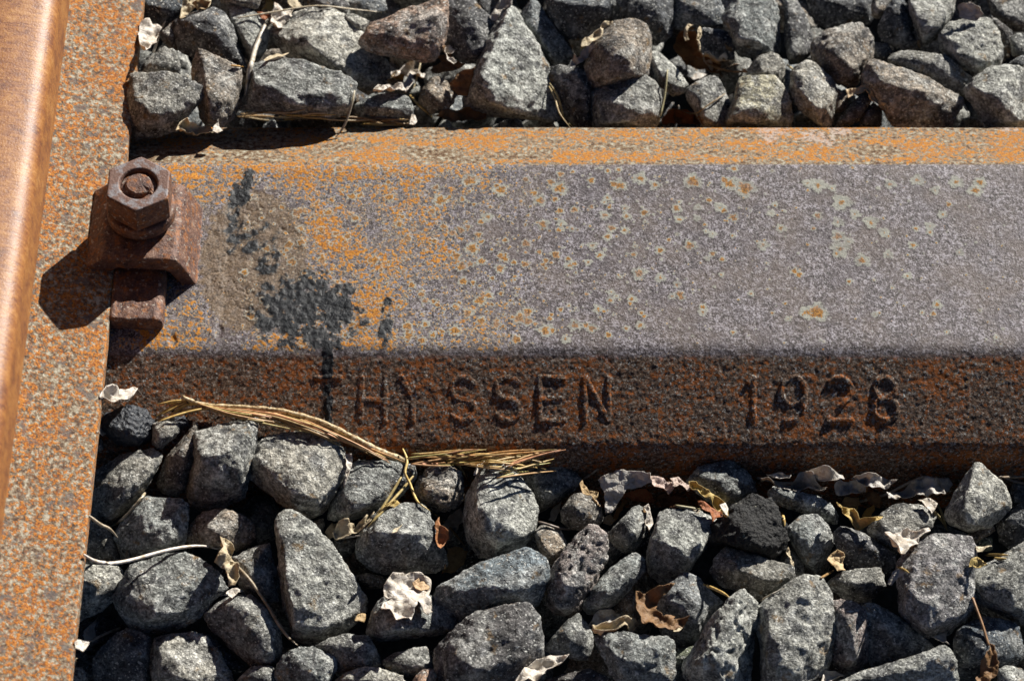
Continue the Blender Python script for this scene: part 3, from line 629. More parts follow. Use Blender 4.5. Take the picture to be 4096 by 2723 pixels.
def stone(t, outline, crest, z, tint, label, group=None, mat='stone', k=0.62, amp=1.0, holes=0, name='ballast_stone', vox=1.25, cuts=8):
    NS[0] += 1; rd = random.Random(NS[0] * 13)
    px = tp(t, outline); cr = tp(t, crest)
    cx, cy = sum(p[0] for p in px) / len(px), sum(p[1] for p in px) / len(px)
    c0 = at_z(cx, cy, z * MM); vd = (c0 - CAM).normalized()
    if t in 'BC': c0 = c0 + vd * 0.020
    elif t == 'A': c0 = c0 + vd * 0.004
    px = [(cx + (p[0] - cx) * 1.055 + (1.1 if p[0] > cx else -1.1), cy + (p[1] - cy) * 1.045 + (1.1 if p[1] > cy else -1.1)) for p in px]
    if t in 'DEF':                          # lean on the sleeper's front face, not into it
        push = 0.0
        for p in px:
            if p[1] < 456:
                q = at_plane(p[0], p[1], c0, vd); f_ = at_plane(p[0], p[1], Vector((0, Y_F, 0)), Vector((0, -sb, cb))); l_ = at_plane(p[0], p[1], Vector((0, Y_F - SL * cb, 0)), Vector((0, -1, 0.11)))
                w = f_ if f_.y > Y_F - SL * cb else l_
                push = max(push, (q - CAM).length - (w - CAM).length + 0.004)
        c0 = c0 - vd * push
    def flat(p):
        q = at_plane(p[0], p[1], c0, vd) - c0; return (q.dot(RT), q.dot(UP))
    P = [flat(p) for p in px]; Cc = [flat(p) for p in cr]
    area = abs(sum(P[i][0] * P[(i + 1) % len(P)][1] - P[(i + 1) % len(P)][0] * P[i][1] for i in range(len(P)))) / 2; r = math.sqrt(area / math.pi)
    if not Cc:
        Cc = [(a * 0.42 - SUN2.x * r * .12, b * 0.42 - SUN2.y * r * .12) for a, b in P[::2]]
    pts = []
    def add(a, b, h):                       # h = towards the viewer; slide along the sight line so outlines stay true
        w = c0 + RT * a + UP * b; dd = (w - CAM); s_ = 1 - h / dd.length; pts.append(CAM + dd * s_)
    for a, b in P: add(a, b, rd.uniform(-0.16, 0.06) * r)
    for a, b in Cc:
        ds = seg_hit((a, b), (SUN2.x, SUN2.y), P); add(a, b, min(max(1.3 * k * ds, 0.25 * r), 1.15 * r) * rd.uniform(0.92, 1.05))
    for a, b in P: add(a * 0.62, b * 0.62, -rd.uniform(0.65, 0.95) * r)
    me, loc = solidify_rock(pts, name, r, NS[0], vox, amp, holes, cuts)
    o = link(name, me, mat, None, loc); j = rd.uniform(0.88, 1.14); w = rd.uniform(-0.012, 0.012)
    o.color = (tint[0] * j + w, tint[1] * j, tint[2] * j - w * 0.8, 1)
    tag(o, label, 'stone', group or ('stones behind the sleeper' if t in 'ABC' else 'stones in front of the sleeper'))
    return o
U = ' behind the sleeper'; V_ = ' before the sleeper'
# --- behind the sleeper
stone('A', [(930, -60), (1215, -60), (1222, 80), (1150, 150), (1090, 195), (1000, 130), (930, 120)], [(1120, 60), (1000, 40)], 0, DARK, 'blackish stone behind the sleeper touching the rail foot beside a bleached leaf')
stone('A', [(1180, 135), (1300, 90), (1440, 50), (1500, 80), (1530, 130), (1600, 270), (1665, 440), (1660, 490), (1600, 500), (1350, 400), (1210, 330), (1180, 220)], [(1470, 95), (1560, 240), (1625, 440), (1350, 150)], -4, DARK, 'broad black stone with a thin sunlit right edge' + U, k=0.9)
stone('A', [(1080, 210), (1180, 130), (1200, 200), (1200, 340), (1150, 330), (1085, 250)], [], -6, BROWN, 'small brown stone squeezed against the broad black stone' + U)
stone('A', [(925, 480), (1000, 390), (1100, 318), (1180, 350), (1215, 430), (1210, 510), (1060, 520), (920, 510)], [(1010, 440), (1120, 420), (1180, 470)], 4, GREY, 'pitted grey stone resting above the rounded stone by the rail foot' + U)
stone('A', [(1285, 500), (1333, 328), (1450, 380), (1530, 440), (1622, 462), (1620, 600), (1570, 790), (1500, 852), (1390, 830), (1350, 770), (1370, 600)], [(1345, 470), (1400, 640), (1440, 790), (1540, 600)], 8, BROWN, 'upright brownish speckled stone between the rounded stone and a pale twig' + U)
stone('A', [(860, 640), (900, 500), (1100, 492), (1240, 520), (1370, 590), (1377, 650), (1310, 720), (1240, 760), (1200, 880), (1100, 910), (930, 937), (860, 920)], [(900, 600), (1060, 590), (1300, 640), (1150, 760), (930, 800)], 12, GREY, 'rounded grey stone lying on the sleeper shoulder against the rail foot', k=0.5)
stone('A', [(1640, 720), (1680, 560), (1710, 440), (1900, 388), (2050, 420), (2230, 480), (2359, 530), (2398, 575), (2385, 660), (2320, 770), (2230, 802), (2000, 772), (1750, 742)], [(1740, 640), (1800, 560), (2100, 640), (2260, 720), (2280, 600)], 2, GREY, 'wide blocky grey stone above the dry needles on the sleeper shoulder', k=0.55)
stone('A', [(1520, 40), (1600, 32), (1700, 80), (1780, 150), (1812, 230), (1790, 330), (1730, 420), (1690, 425), (1640, 330), (1600, 200), (1565, 130)], [(1600, 110), (1650, 230), (1700, 370)], -8, PALEG, 'narrow pale stone with orange lichen beside a whitish twig' + U)
stone('A', [(1818, 190), (1900, 130), (2060, 55), (2230, 58), (2335, 110), (2425, 230), (2525, 330), (2615, 430), (2622, 500), (2575, 550), (2485, 632), (2405, 592), (2275, 500), (2100, 450), (1950, 380), (1850, 270)], [(1930, 240), (2080, 300), (2240, 420), (2450, 570), (2250, 200)], -16, PALEG, 'large pale grey slab sloping down to the right' + U)
stone('A', [(1470, -60), (1770, -60), (1755, 0), (1730, 60), (1620, 42), (1500, 20)], [(1600, 10), (1700, 20)], 2, BROWN, 'brown stone above the narrow lichen stone' + U)
stone('A', [(2310, 105), (2385, 92), (2490, 150), (2450, 225), (2400, 190)], [], -8, PALEG, 'small pale stone wedged beside the brown slanted block' + U)
stone('A', [(2000, -40), (2290, -60), (2350, 30), (2330, 90), (2230, 58), (2040, 40)], [], -8, DARK, 'dark stone partly under a long straw' + U)
stone('B', [(80, 20), (200, -50), (300, -40), (330, 60), (230, 130), (100, 90)], [], -14, DARK, 'dark stone behind the end of a long straw' + U)
stone('B', [(130, 280), (230, 170), (420, 80), (620, 10), (730, -4), (737, 60), (720, 250), (690, 330), (650, 412), (590, 410), (510, 372), (430, 362), (250, 350), (165, 330)], [(215, 250), (420, 165), (690, 95), (640, 330)], 12, RED, 'reddish brown slanted block with a rough face' + U, k=0.55)
stone('B', [(735, 20), (820, -40), (900, -20), (1000, 120), (1072, 180), (1060, 250), (1000, 340), (960, 400), (860, 422), (760, 370), (715, 240)], [(890, 90), (960, 230), (960, 360)], 2, DARK, 'dark stone with lit right flank beside the triangular stone' + U)
stone('B', [(1120, 100), (1180, 40), (1215, 75), (1290, 240), (1390, 400), (1435, 480), (1430, 620), (1500, 690), (1506, 770), (1470, 815), (1200, 792), (990, 757), (865, 742), (880, 640), (930, 480), (1000, 320), (1060, 190)], [(1125, 170), (1010, 440), (950, 560), (1060, 690), (1250, 750), (1420, 760)], -8, PALEG, 'tall triangular grey stone with a pointed top' + U, k=0.5, cuts=2)
stone('B', [(1225, 110), (1300, 20), (1340, -20), (1400, 180), (1500, 280), (1592, 370), (1580, 440), (1520, 457), (1430, 432), (1330, 280)], [(1310, 180), (1440, 370), (1400, 260)], -10, BLUE, 'grey stone tucked behind the right flank of the triangular stone' + U)
stone('B', [(1380, -50), (1860, -50), (1864, 60), (1810, 130), (1720, 252), (1600, 262), (1490, 190), (1420, 90)], [(1500, 20), (1640, 30), (1800, 40)], -4, DARK, 'large blackish stone with its shaded face to the viewer' + U, k=0.9)
stone('B', [(1830, 110), (1880, -50), (2240, -50), (2272, 80), (2235, 240), (2130, 310), (2100, 200), (2000, 130), (1880, 140)], [(2180, 40), (2190, 180)], -14, DARK, 'blackish stone behind the smooth rounded upright stone' + U, k=0.9)
stone('B', [(1680, 440), (1700, 330), (1790, 220), (1880, 140), (2000, 125), (2080, 170), (2107, 250), (2112, 400), (2092, 512), (1980, 522), (1720, 602), (1688, 520)], [(1890, 190), (1920, 320), (1915, 500), (1820, 320)], 0, BROWN, 'smooth rounded upright stone, brown where sunlit' + U, amp=0.6)
stone('B', [(1722, 612), (1850, 570), (1980, 530), (2070, 500), (2130, 540), (2172, 620), (2177, 740), (2150, 860), (1740, 860), (1718, 700)], [(1790, 640), (1900, 690), (2060, 600), (2110, 760), (1850, 790)], -12, GREY, 'grey block leaning below the smooth rounded stone against the sleeper', k=0.5)
stone('B', [(1432, 440), (1530, 455), (1640, 450), (1685, 500), (1722, 600), (1716, 850), (1620, 860), (1540, 800), (1500, 690), (1430, 600)], [(1620, 490), (1680, 620), (1680, 790)], -14, DARK, 'dark stone with a bright rim beside the foot of the triangular stone' + U, k=0.9)
stone('B', [(545, 690), (565, 620), (620, 540), (680, 515), (740, 560), (787, 640), (780, 680), (720, 752), (610, 762)], [(600, 600), (650, 670), (720, 660)], -10, BROWN, 'small pointed stone between a brown leaf and the triangular stone' + U)
stone('B', [(125, 720), (230, 640), (300, 618), (460, 640), (512, 720), (500, 790), (440, 835), (220, 805), (130, 760)], [(180, 715), (330, 720), (470, 740)], -2, GREY, 'low grey stone under crumpled bleached leaves' + U)
stone('B', [(2108, 330), (2200, 370), (2290, 480), (2362, 562), (2330, 625), (2250, 645), (2170, 560), (2110, 500)], [(2130, 420), (2200, 540), (2280, 600)], -12, PALEG, 'whitish speckled stone beside a large curled oak leaf' + U)
stone('B', [(940, -40), (1030, -40), (1015, 125), (960, 70)], [], -14, DARK, 'small dark stone above the tip of the triangular stone' + U)
stone('C', [(-20, 60), (0, -50), (300, -50), (330, 70), (320, 180), (270, 207), (180, 187), (90, 180), (-20, 190)], [(250, 40), (270, 150), (120, 60)], -14, DARK, 'dark stone above the curled oak leaf' + U)
stone('C', [(330, 120), (380, 40), (450, -30), (660, -30), (700, 60), (716, 250), (712, 370), (560, 392), (440, 372), (400, 300), (370, 210)], [(400, 120), (430, 240), (560, 270), (680, 260)], -10, GREY, 'squarish grey stone with a shaded lower face above the black gap' + U)
stone('C', [(160, 230), (190, 185), (260, 205), (370, 215), (407, 290), (397, 392), (300, 402), (180, 340)], [(220, 215), (370, 240), (380, 300)], -14, DARK, 'dark stone tucked behind the curled oak leaf' + U, k=0.9)
stone('C', [(750, -40), (830, -20), (900, 130), (932, 260), (930, 330), (860, 412), (780, 432), (752, 300)], [(800, 90), (830, 210), (800, 380)], -16, DARK, 'narrow dark upright stone with a sunlit tip' + U)
stone('C', [(940, 280), (1050, 200), (1170, 165), (1250, 155), (1320, 190), (1342, 260), (1347, 390), (1285, 440), (1240, 540), (1180, 592), (1100, 562), (1040, 460), (940, 420), (928, 330)], [(1040, 240), (1050, 340), (1180, 290), (1300, 280), (1180, 480)], -10, BROWN, 'knobbly brown grey stone with a crusty front' + U, amp=1.5)
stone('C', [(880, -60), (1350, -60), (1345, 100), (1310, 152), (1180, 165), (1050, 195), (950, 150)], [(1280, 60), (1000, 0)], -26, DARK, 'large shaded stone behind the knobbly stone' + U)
stone('C', [(1345, -30), (1468, -30), (1430, 80), (1380, 122), (1330, 105)], [], -14, BROWN, 'small brown sunlit stone wedged between shaded stones' + U)
stone('C', [(1375, 180), (1440, 60), (1500, -10), (1550, 0), (1582, 80), (1595, 190), (1642, 325), (1560, 335), (1420, 285), (1380, 240)], [(1500, 60), (1555, 150), (1590, 280)], -14, DARK, 'dark stone with a sunlit upper corner' + U, k=0.9)
stone('C', [(1585, -40), (1910, -40), (1880, 90), (1810, 200), (1760, 262), (1680, 307), (1650, 240), (1598, 100)], [(1640, 150), (1680, 240), (1780, 160)], -10, PALEG, 'pale stone tapering downwards beside the rough lumpy stone' + U)
stone('C', [(1783, 260), (1850, 160), (1960, 130), (2030, 165), (2120, 124), (2180, 190), (2222, 320), (2202, 420), (2110, 492), (2020, 512), (1900, 432), (1800, 335)], [(1850, 260), (1930, 370), (2060, 450), (2150, 330), (1990, 240)], -10, PALEG, 'large rough lumpy grey stone above the long stones' + U, k=0.5, amp=1.3)
stone('C', [(2135, 108), (2200, 140), (2277, 210), (2283, 300), (2240, 405), (2215, 310), (2180, 190)], [(2240, 220)], -18, DARK, 'narrow dark stone beside the lumpy grey stone' + U)
stone('C', [(2268, 260), (2320, 225), (2450, 235), (2450, 380), (2285, 375)], [], -18, GREY, 'grey stone with a sunlit top next to the narrow dark stone' + U)
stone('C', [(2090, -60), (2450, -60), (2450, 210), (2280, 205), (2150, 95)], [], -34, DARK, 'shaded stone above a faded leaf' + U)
stone('C', [(1415, 425), (1480, 370), (1600, 343), (1830, 368), (1900, 440), (2012, 520), (2002, 575), (1930, 645), (1700, 485), (1480, 475)], [(1500, 400), (1700, 400), (1850, 440), (1950, 550)], -12, GREY, 'long thin stone with a sunlit ridge over a dark face' + U, k=0.8)
stone('C', [(1268, 440), (1330, 400), (1420, 430), (1480, 475), (1600, 480), (1750, 540), (1942, 640), (1950, 690), (1850, 850), (1500, 860), (1420, 740), (1370, 640), (1275, 570)], [(1320, 520), (1540, 545), (1740, 655), (1890, 660)], -10, BROWN, 'long wedge stone with a rusty brown shaded face against the sleeper', k=0.75)
stone('C', [(1958, 595), (2020, 530), (2150, 450), (2250, 430), (2359, 450), (2430, 520), (2430, 840), (2300, 860), (2120, 850), (1970, 655)], [(2010, 585), (2120, 600), (2210, 700), (2310, 800)], -10, PALEG, 'broad pale topped stone at the right end with a dark underside' + U, k=0.7)
stone('C', [(2245, 425), (2350, 375), (2440, 390), (2440, 470), (2350, 450)], [], -18, DARK, 'thin dark stone lying over the broad pale topped stone' + U)
stone('C', [(490, 495), (560, 380), (650, 358), (690, 370), (752, 430), (752, 495), (720, 560), (640, 535), (520, 535)], [(580, 410), (610, 500), (690, 460)], -16, GREY, 'small faceted stone behind the yellowish lichen stone' + U)
stone('C', [(355, 800), (430, 690), (450, 540), (520, 520), (680, 508), (722, 560), (762, 640), (772, 720), (802, 770), (780, 850), (355, 850)], [(400, 790), (520, 770), (740, 770), (470, 600)], -12, (0.34, 0.31, 0.22), 'yellowish lichen covered stone against the sleeper beside a narrow dark gap', k=0.5)
stone('C', [(778, 595), (800, 480), (850, 430), (920, 404), (1000, 470), (1062, 540), (1102, 610), (1065, 680), (1055, 850), (980, 855), (950, 740), (820, 695)], [(815, 560), (900, 660), (975, 770), (940, 470)], -12, PALEG, 'upright pale stone with a shaded left side against the sleeper', k=0.55)
stone('C', [(75, 615), (160, 560), (240, 508), (290, 530), (342, 620), (382, 700), (360, 850), (205, 850), (160, 740), (105, 685)], [(130, 640), (190, 740), (220, 810), (320, 720)], -14, GREY, 'angular grey stone with a thin stalk lying across it' + U, k=0.5)
stone('C', [(1065, 660), (1110, 590), (1172, 650), (1165, 730), (1090, 765)], [], -22, BROWN, 'small brown stone under the orange leaf tip' + U)
stone('C', [(1105, 800), (1200, 700), (1260, 640), (1335, 672), (1255, 800), (1180, 850), (1105, 850)], [], -22, DARK, 'dark stone below the orange leaf tip' + U)
stone('C', [(1260, 780), (1340, 690), (1395, 740), (1395, 845), (1250, 850)], [], -24, DARK, 'small dark stone between the leaf tip and the long wedge stone' + U)
stone('C', [(1335, 285), (1440, 295), (1485, 350), (1420, 415), (1345, 395)], [], -22, DARK, 'small shaded stone above the long wedge stone' + U)
# --- in front of the sleeper
stone('D', [(600, 180), (720, 150), (830, 50), (900, 20), (1030, -2), (1092, 50), (1070, 120), (1000, 230), (960, 290), (860, 400), (740, 502), (690, 490), (590, 440)], [(700, 180), (860, 190), (870, 290), (740, 430), (930, 270)], -42, GREY, 'angular grey stone with a lit upper half beside the rail foot' + V_, k=0.7)
stone('D', [(1055, 250), (1110, 80), (1280, -110), (1327, -180), (1338, -60), (1312, 100), (1250, 280), (1190, 322), (1100, 292)], [(1180, 40), (1230, 140), (1280, 60)], -46, BROWN, 'narrow brown stone leaning between two larger stones below the pine twig')
stone('D', [(1325, -95), (1500, -165), (1700, -226), (1730, -190), (1727, -30), (1692, 50), (1650, 150), (1642, 330), (1500, 392), (1380, 422), (1255, 372), (1270, 250), (1312, 100)], [(1350, 80), (1500, 100), (1600, 160), (1680, -170)], -40, GREY, 'broad slab stone with a dark lower half below the pine twig', k=0.75)
stone('D', [(1637, 105), (1700, 0), (1780, -65), (2090, -136), (2200, -105), (2290, 0), (2342, 100), (2322, 200), (2250, 330), (2160, 432), (2080, 462), (1960, 422), (1850, 302), (1700, 192)], [(1740, 70), (1850, 220), (1990, 360), (2120, 390), (2080, 120), (2220, 180)], -36, PALEG, 'large rounded sandy grey stone touching the pine needles', k=0.5)
stone('D', [(775, 575), (840, 470), (980, 320), (1010, 313), (1200, 345), (1272, 390), (1262, 530), (1240, 640), (1100, 722), (820, 752), (788, 640)], [(985, 370), (960, 510), (1050, 630), (1210, 600), (1200, 400)], -28, GREY, 'cube shaped grey stone with a sharp top edge' + V_, k=0.5, amp=1.2)
stone('D', [(1278, 505), (1380, 430), (1500, 408), (1640, 450), (1700, 500), (1742, 560), (1690, 640), (1590, 692), (1450, 662), (1290, 645), (1248, 605)], [(1380, 520), (1490, 500), (1540, 620), (1660, 570)], -32, BROWN, 'flattish brown stone under the bent leaf stalk' + V_, k=0.5)
stone('D', [(540, 560), (600, 465), (680, 520), (750, 560), (792, 640), (802, 775), (720, 802), (540, 770)], [(660, 600), (740, 700)], -36, GREY, 'grey stone by the rail foot crossed by the bleached leaf stalk' + V_)
stone('D', [(520, 790), (700, 802), (820, 790), (842, 860), (832, 942), (760, 1002), (680, 1092), (530, 1165), (500, 1100)], [(600, 1000), (700, 960), (800, 900)], -36, PALEG, 'pale grey stone by the rail foot below the bleached leaf stalk' + V_, k=0.5)
stone('D', [(757, 985), (860, 930), (890, 780), (1040, 740), (1250, 698), (1300, 760), (1410, 790), (1482, 850), (1522, 950), (1380, 1062), (1300, 1150), (1120, 1222), (950, 1262), (870, 1202), (800, 1092)], [(840, 1040), (1000, 1110), (1190, 1090), (1380, 950), (1060, 880)], -32, GREY, 'broad flat topped stone next to the crumpled curled leaf' + V_, k=0.5)
stone('D', [(1555, 745), (1700, 680), (1812, 640), (1842, 760), (1877, 880), (1862, 1012), (1800, 1022), (1640, 952), (1588, 860)], [(1610, 770), (1760, 720), (1800, 930), (1680, 880)], -38, GREY, 'grey stone between the crumpled leaf and the tall slab' + V_)
stone('D', [(1868, 430), (1940, 428), (2060, 460), (2130, 520), (2230, 650), (2375, 860), (2467, 1010), (2457, 1070), (2375, 1172), (2295, 1262), (2120, 1332), (1980, 1292), (1938, 1150), (1898, 900), (1878, 600)], [(1905, 520), (1930, 900), (1970, 1160), (2180, 1190), (2390, 1090)], -36, PALEG, 'tall wedge shaped slab with orange specks' + V_, k=0.45)
stone('D', [(1355, 1135), (1480, 1060), (1580, 988), (1700, 1000), (1800, 1080), (1872, 1200), (1892, 1320), (1872, 1432), (1780, 1482), (1690, 1472), (1560, 1342), (1420, 1205)], [(1580, 1040), (1720, 1150), (1810, 1300), (1820, 1400)], -42, GREY, 'slanting stone with a lit right edge under the thin dark stalk' + V_, k=0.95)
stone('D', [(630, 1420), (680, 1350), (780, 1250), (850, 1213), (940, 1230), (1012, 1260), (1018, 1350), (1005, 1640), (640, 1640)], [(845, 1260), (880, 1350), (950, 1480), (960, 1600)], -46, DARK, 'split faced stone, left dark and right pale, near the rail foot' + V_, k=0.8)
stone('D', [(1008, 1385), (1050, 1290), (1150, 1250), (1300, 1238), (1390, 1280), (1472, 1380), (1562, 1500), (1570, 1640), (1010, 1640)], [(1080, 1360), (1110, 1500), (1290, 1570), (1420, 1500)], -44, PALEG, 'rounded pale grey stone beside the split faced stone' + V_, k=0.5)
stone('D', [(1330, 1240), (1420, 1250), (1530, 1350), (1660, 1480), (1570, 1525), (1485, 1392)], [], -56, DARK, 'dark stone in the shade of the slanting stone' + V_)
stone('D', [(1570, 1640), (1590, 1560), (1700, 1470), (1780, 1458), (1850, 1480), (1880, 1640)], [(1690, 1530), (1790, 1560)], -48, GREY, 'grey stone half hidden below the slanting stone' + V_)
stone('D', [(1850, 1480), (1920, 1390), (2000, 1328), (2100, 1340), (2250, 1400), (2262, 1480), (2200, 1640), (1860, 1640)], [(1940, 1410), (2060, 1440), (2200, 1430), (2120, 1560)], -44, GREY, 'lumpy grey stone below the tall wedge slab' + V_, k=0.5, amp=1.3)
stone('D', [(440, 1490), (540, 1468), (592, 1540), (600, 1640), (440, 1640)], [], -54, PALEG, 'small pale stone by the rail foot under torn bleached leaves' + V_)
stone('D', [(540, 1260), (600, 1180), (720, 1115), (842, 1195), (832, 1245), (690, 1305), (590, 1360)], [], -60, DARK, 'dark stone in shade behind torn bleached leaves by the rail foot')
stone('D', [(1680, 335), (1780, 308), (1862, 380), (1882, 440), (1850, 600), (1750, 645), (1700, 500), (1645, 420)], [], -62, BROWN, 'shaded brown stone sunk between the slab and the tall wedge' + V_)
stone('D', [(2118, 490), (2170, 468), (2190, 500), (2175, 570), (2130, 540)], [], -52, PALEG, 'tiny pale pebble beside the tall wedge slab' + V_)
stone('D', [(660, -165), (720, -235), (880, -292), (970, -277), (1032, -175), (1022, -85), (940, -33), (850, -23), (740, -73)], [], -34, DARK, 'glossy black clinker lump by the rail foot beside the pine twig', mat='coal', amp=1.6, name='clinker_lump')
stone('D', [(1038, -165), (1120, -207), (1200, -165), (1217, -115), (1150, -63), (1090, 7), (1028, -38)], [], -42, GREY, 'small grey stone between the black clinker and the narrow brown stone')
stone('D', [(1155, -205), (1240, -227), (1272, -175), (1222, -133), (1170, -160)], [], -40, DARK, 'small black clinker piece under the pine needles', mat='coal', amp=1.6, name='clinker_lump')
stone('D', [(620, -85), (690, -60), (692, 0), (640, 25), (615, 10)], [], -48, GREY, 'small grey stone touching the rail foot below the black clinker')
stone('E', [(-80, 480), (-40, 380), (0, 300), (60, 160), (150, 80), (350, 90), (520, 110), (524, 200), (440, 270), (380, 362), (150, 432), (80, 482)], [(40, 260), (150, 130), (420, 200), (300, 340), (80, 420)], -34, GREY, 'wide grey stone with rusty spots between the rounded stone and the holed stone', k=0.45)
stone('E', [(523, 262), (570, 180), (640, 130), (760, 118), (820, 160), (847, 240), (842, 340), (780, 402), (700, 427), (600, 402), (543, 340)], [], -34, BROWN, 'round brownish stone full of holes' + V_, amp=1.4, holes=5.0)
stone('E', [(878, 322), (940, 200), (1000, 110), (1050, 83), (1130, 100), (1200, 170), (1270, 240), (1320, 320), (1347, 410), (1332, 530), (1280, 602), (1200, 682), (1040, 742), (960, 722), (888, 622), (858, 480)], [(985, 190), (960, 400), (1020, 520), (1120, 600), (1240, 600), (1120, 250)], -34, PALEG, 'egg shaped stone with a pale top and a dark left side' + V_, k=0.6, amp=0.75)
stone('E', [(1190, 150), (1320, 130), (1520, 108), (1600, 160), (1647, 210), (1600, 262), (1480, 342), (1360, 425), (1330, 330), (1280, 240)], [(1350, 210), (1520, 200), (1400, 340)], -46, GREY, 'stone with a sunlit ridge under the end of the loose needles')
stone('E', [(127, 645), (170, 550), (240, 500), (330, 400), (480, 358), (560, 380), (620, 420), (652, 530), (662, 640), (717, 740), (712, 800), (600, 832), (480, 842), (350, 812), (220, 832), (140, 730)], [(240, 540), (420, 490), (520, 560), (600, 670), (670, 740)], -36, GREY, 'big stone with a bright upper ledge and a rough dark front' + V_, k=0.7, amp=1.3)
stone('E', [(622, 1002), (700, 930), (860, 830), (1000, 750), (1200, 690), (1290, 663), (1370, 700), (1402, 770), (1412, 860), (1372, 990), (1330, 1052), (1200, 1042), (1000, 1092), (920, 1122), (850, 1172), (760, 1122), (655, 1062)], [(700, 980), (880, 900), (1070, 900), (1130, 960), (1330, 940), (1200, 780)], -34, BLUE, 'long bluish grey stone below the egg shaped stone', k=0.5)
stone('E', [(1398, 942), (1440, 830), (1530, 680), (1640, 560), (1720, 508), (1790, 540), (1817, 640), (1812, 760), (1750, 880), (1690, 990), (1640, 1082), (1580, 1127), (1480, 1102), (1428, 1052)], [(1480, 860), (1480, 1030), (1580, 1060), (1660, 640), (1640, 900)], -38, (0.24, 0.215, 0.205), 'elongated pitted purplish stone tilted to the right' + V_, k=0.42, holes=4.0)
stone('E', [(1328, 562), (1380, 520), (1440, 513), (1510, 560), (1547, 640), (1520, 692), (1440, 792), (1400, 762), (1368, 692)], [], -44, BROWN, 'small brown stone behind the elongated pitted stone' + V_)
stone('E', [(1515, 432), (1560, 330), (1620, 298), (1720, 330), (1772, 380), (1787, 470), (1740, 522), (1650, 552), (1560, 542), (1518, 482)], [(1590, 390), (1720, 380), (1640, 480)], -42, BROWN, 'dark brownish stone below the torn tan leaf' + V_)
stone('E', [(1818, 572), (1900, 500), (1980, 400), (2030, 378), (2092, 450), (2072, 580), (2000, 682), (1960, 702), (1860, 652)], [(1940, 480), (1980, 600), (2040, 460)], -42, GREY, 'faceted stone beside the shaded brown leaf strip' + V_)
stone('E', [(1660, 1042), (1720, 960), (1800, 850), (1900, 760), (1990, 688), (2062, 750), (2062, 822), (1980, 932), (1900, 1002), (1840, 1082), (1720, 1112), (1680, 1092)], [(1750, 960), (1850, 950), (1960, 800), (1760, 1060)], -40, GREY, 'slender stone with a greenish shaded side' + V_, k=0.6)
stone('E', [(2138, 562), (2180, 430), (2290, 398), (2420, 420), (2520, 470), (2582, 520), (2510, 602), (2450, 682), (2400, 762), (2330, 852), (2300, 922), (2200, 902), (2110, 842), (2098, 700)], [(2130, 640), (2260, 700), (2420, 720), (2300, 470)], -40, PALEG, 'stone with a bright square top beside the mossy black stone', k=0.65)
stone('E', [(175, 1205), (260, 1060), (330, 990), (440, 950), (560, 930), (640, 1050), (760, 1120), (832, 1182), (700, 1242), (440, 1262), (300, 1292), (205, 1252)], [(300, 1090), (360, 1220), (480, 1180)], -42, GREY, 'grey stone under the large white rotted leaf', k=0.5)
stone('E', [(637, 1402), (700, 1300), (820, 1200), (930, 1110), (1060, 1060), (1200, 1033), (1290, 1050), (1352, 1100), (1367, 1300), (1382, 1380), (1330, 1452), (1200, 1560), (1150, 1640), (650, 1640)], [(720, 1380), (900, 1210), (1280, 1130), (1300, 1380), (1080, 1500), (820, 1500)], -32, DARK, 'very large dark grey stone with orange specks below the long bluish stone', k=0.4, amp=1.1)
stone('E', [(1395, 1335), (1480, 1270), (1550, 1160), (1620, 1108), (1700, 1210), (1722, 1320), (1680, 1402), (1640, 1422), (1520, 1392), (1410, 1360)], [(1530, 1230), (1590, 1340), (1660, 1320)], -46, GREY, 'pointed stone with a pale right face below the elongated pitted stone')
stone('E', [(1738, 1262), (1860, 1248), (2010, 1263), (2230, 1258), (2282, 1300), (2277, 1470), (2240, 1640), (1930, 1640), (1830, 1482), (1788, 1380)], [(1800, 1310), (2000, 1330), (2220, 1320), (2210, 1500), (1920, 1480)], -36, GREY, 'blocky stone with a rough light face under the brown oak leaf', k=0.42, amp=1.2)
stone('E', [(1865, 1075), (1900, 980), (1980, 938), (2007, 1000), (2002, 1150), (1960, 1185), (1890, 1155)], [(1975, 990), (1985, 1100)], -50, BROWN, 'brown stone with a lit right edge beside the brown oak leaf' + V_, k=0.9)
stone('E', [(-145, 1342), (-50, 1280), (60, 1256), (200, 1260), (252, 1350), (292, 1430), (250, 1482), (80, 1495), (-20, 1505)], [(0, 1320), (180, 1310), (180, 1430)], -44, GREY, 'grey stone below the white leaf stone' + V_)
stone('E', [(295, 1432), (400, 1380), (500, 1343), (600, 1338), (632, 1420), (642, 1492), (560, 1525), (470, 1535), (350, 1505)], [(470, 1390), (540, 1480), (600, 1430)], -46, GREY, 'small stone with a lit right side beside the very large dark stone')
stone('E', [(-30, 1640), (-20, 1560), (50, 1520), (150, 1473), (260, 1473), (440, 1530), (470, 1640)], [(60, 1560), (250, 1530), (380, 1570)], -44, PALEG, 'pale stone with a flat sunlit top below the lumpy stones' + V_)
stone('E', [(490, 1640), (500, 1567), (560, 1500), (630, 1473), (657, 1510), (660, 1640)], [], -40, (0.36, 0.24, 0.17), 'small pinkish tan stone against the very large dark stone')
stone('E', [(1410, 1560), (1580, 1508), (1700, 1478), (1840, 1560), (1850, 1650), (1400, 1650)], [(1500, 1560), (1620, 1540)], -52, DARK, 'dark stone below the pointed stone' + V_)
stone('E', [(105, 862), (220, 840), (330, 870), (302, 932), (200, 942)], [], -54, BROWN, 'small brown stone peeking from under the bright ledge stone')
stone('E', [(-20, 600), (120, 615), (112, 690), (40, 740), (-20, 700)], [], -52, GREY, 'small grey stone between the bright ledge stone and the tall wedge slab')
stone('F', [(-40, 1400), (50, 1348), (130, 1328), (152, 1370), (90, 1442), (0, 1470)], [], -52, (0.15, 0.16, 0.11), 'small greenish stone beside the stone with round holes')
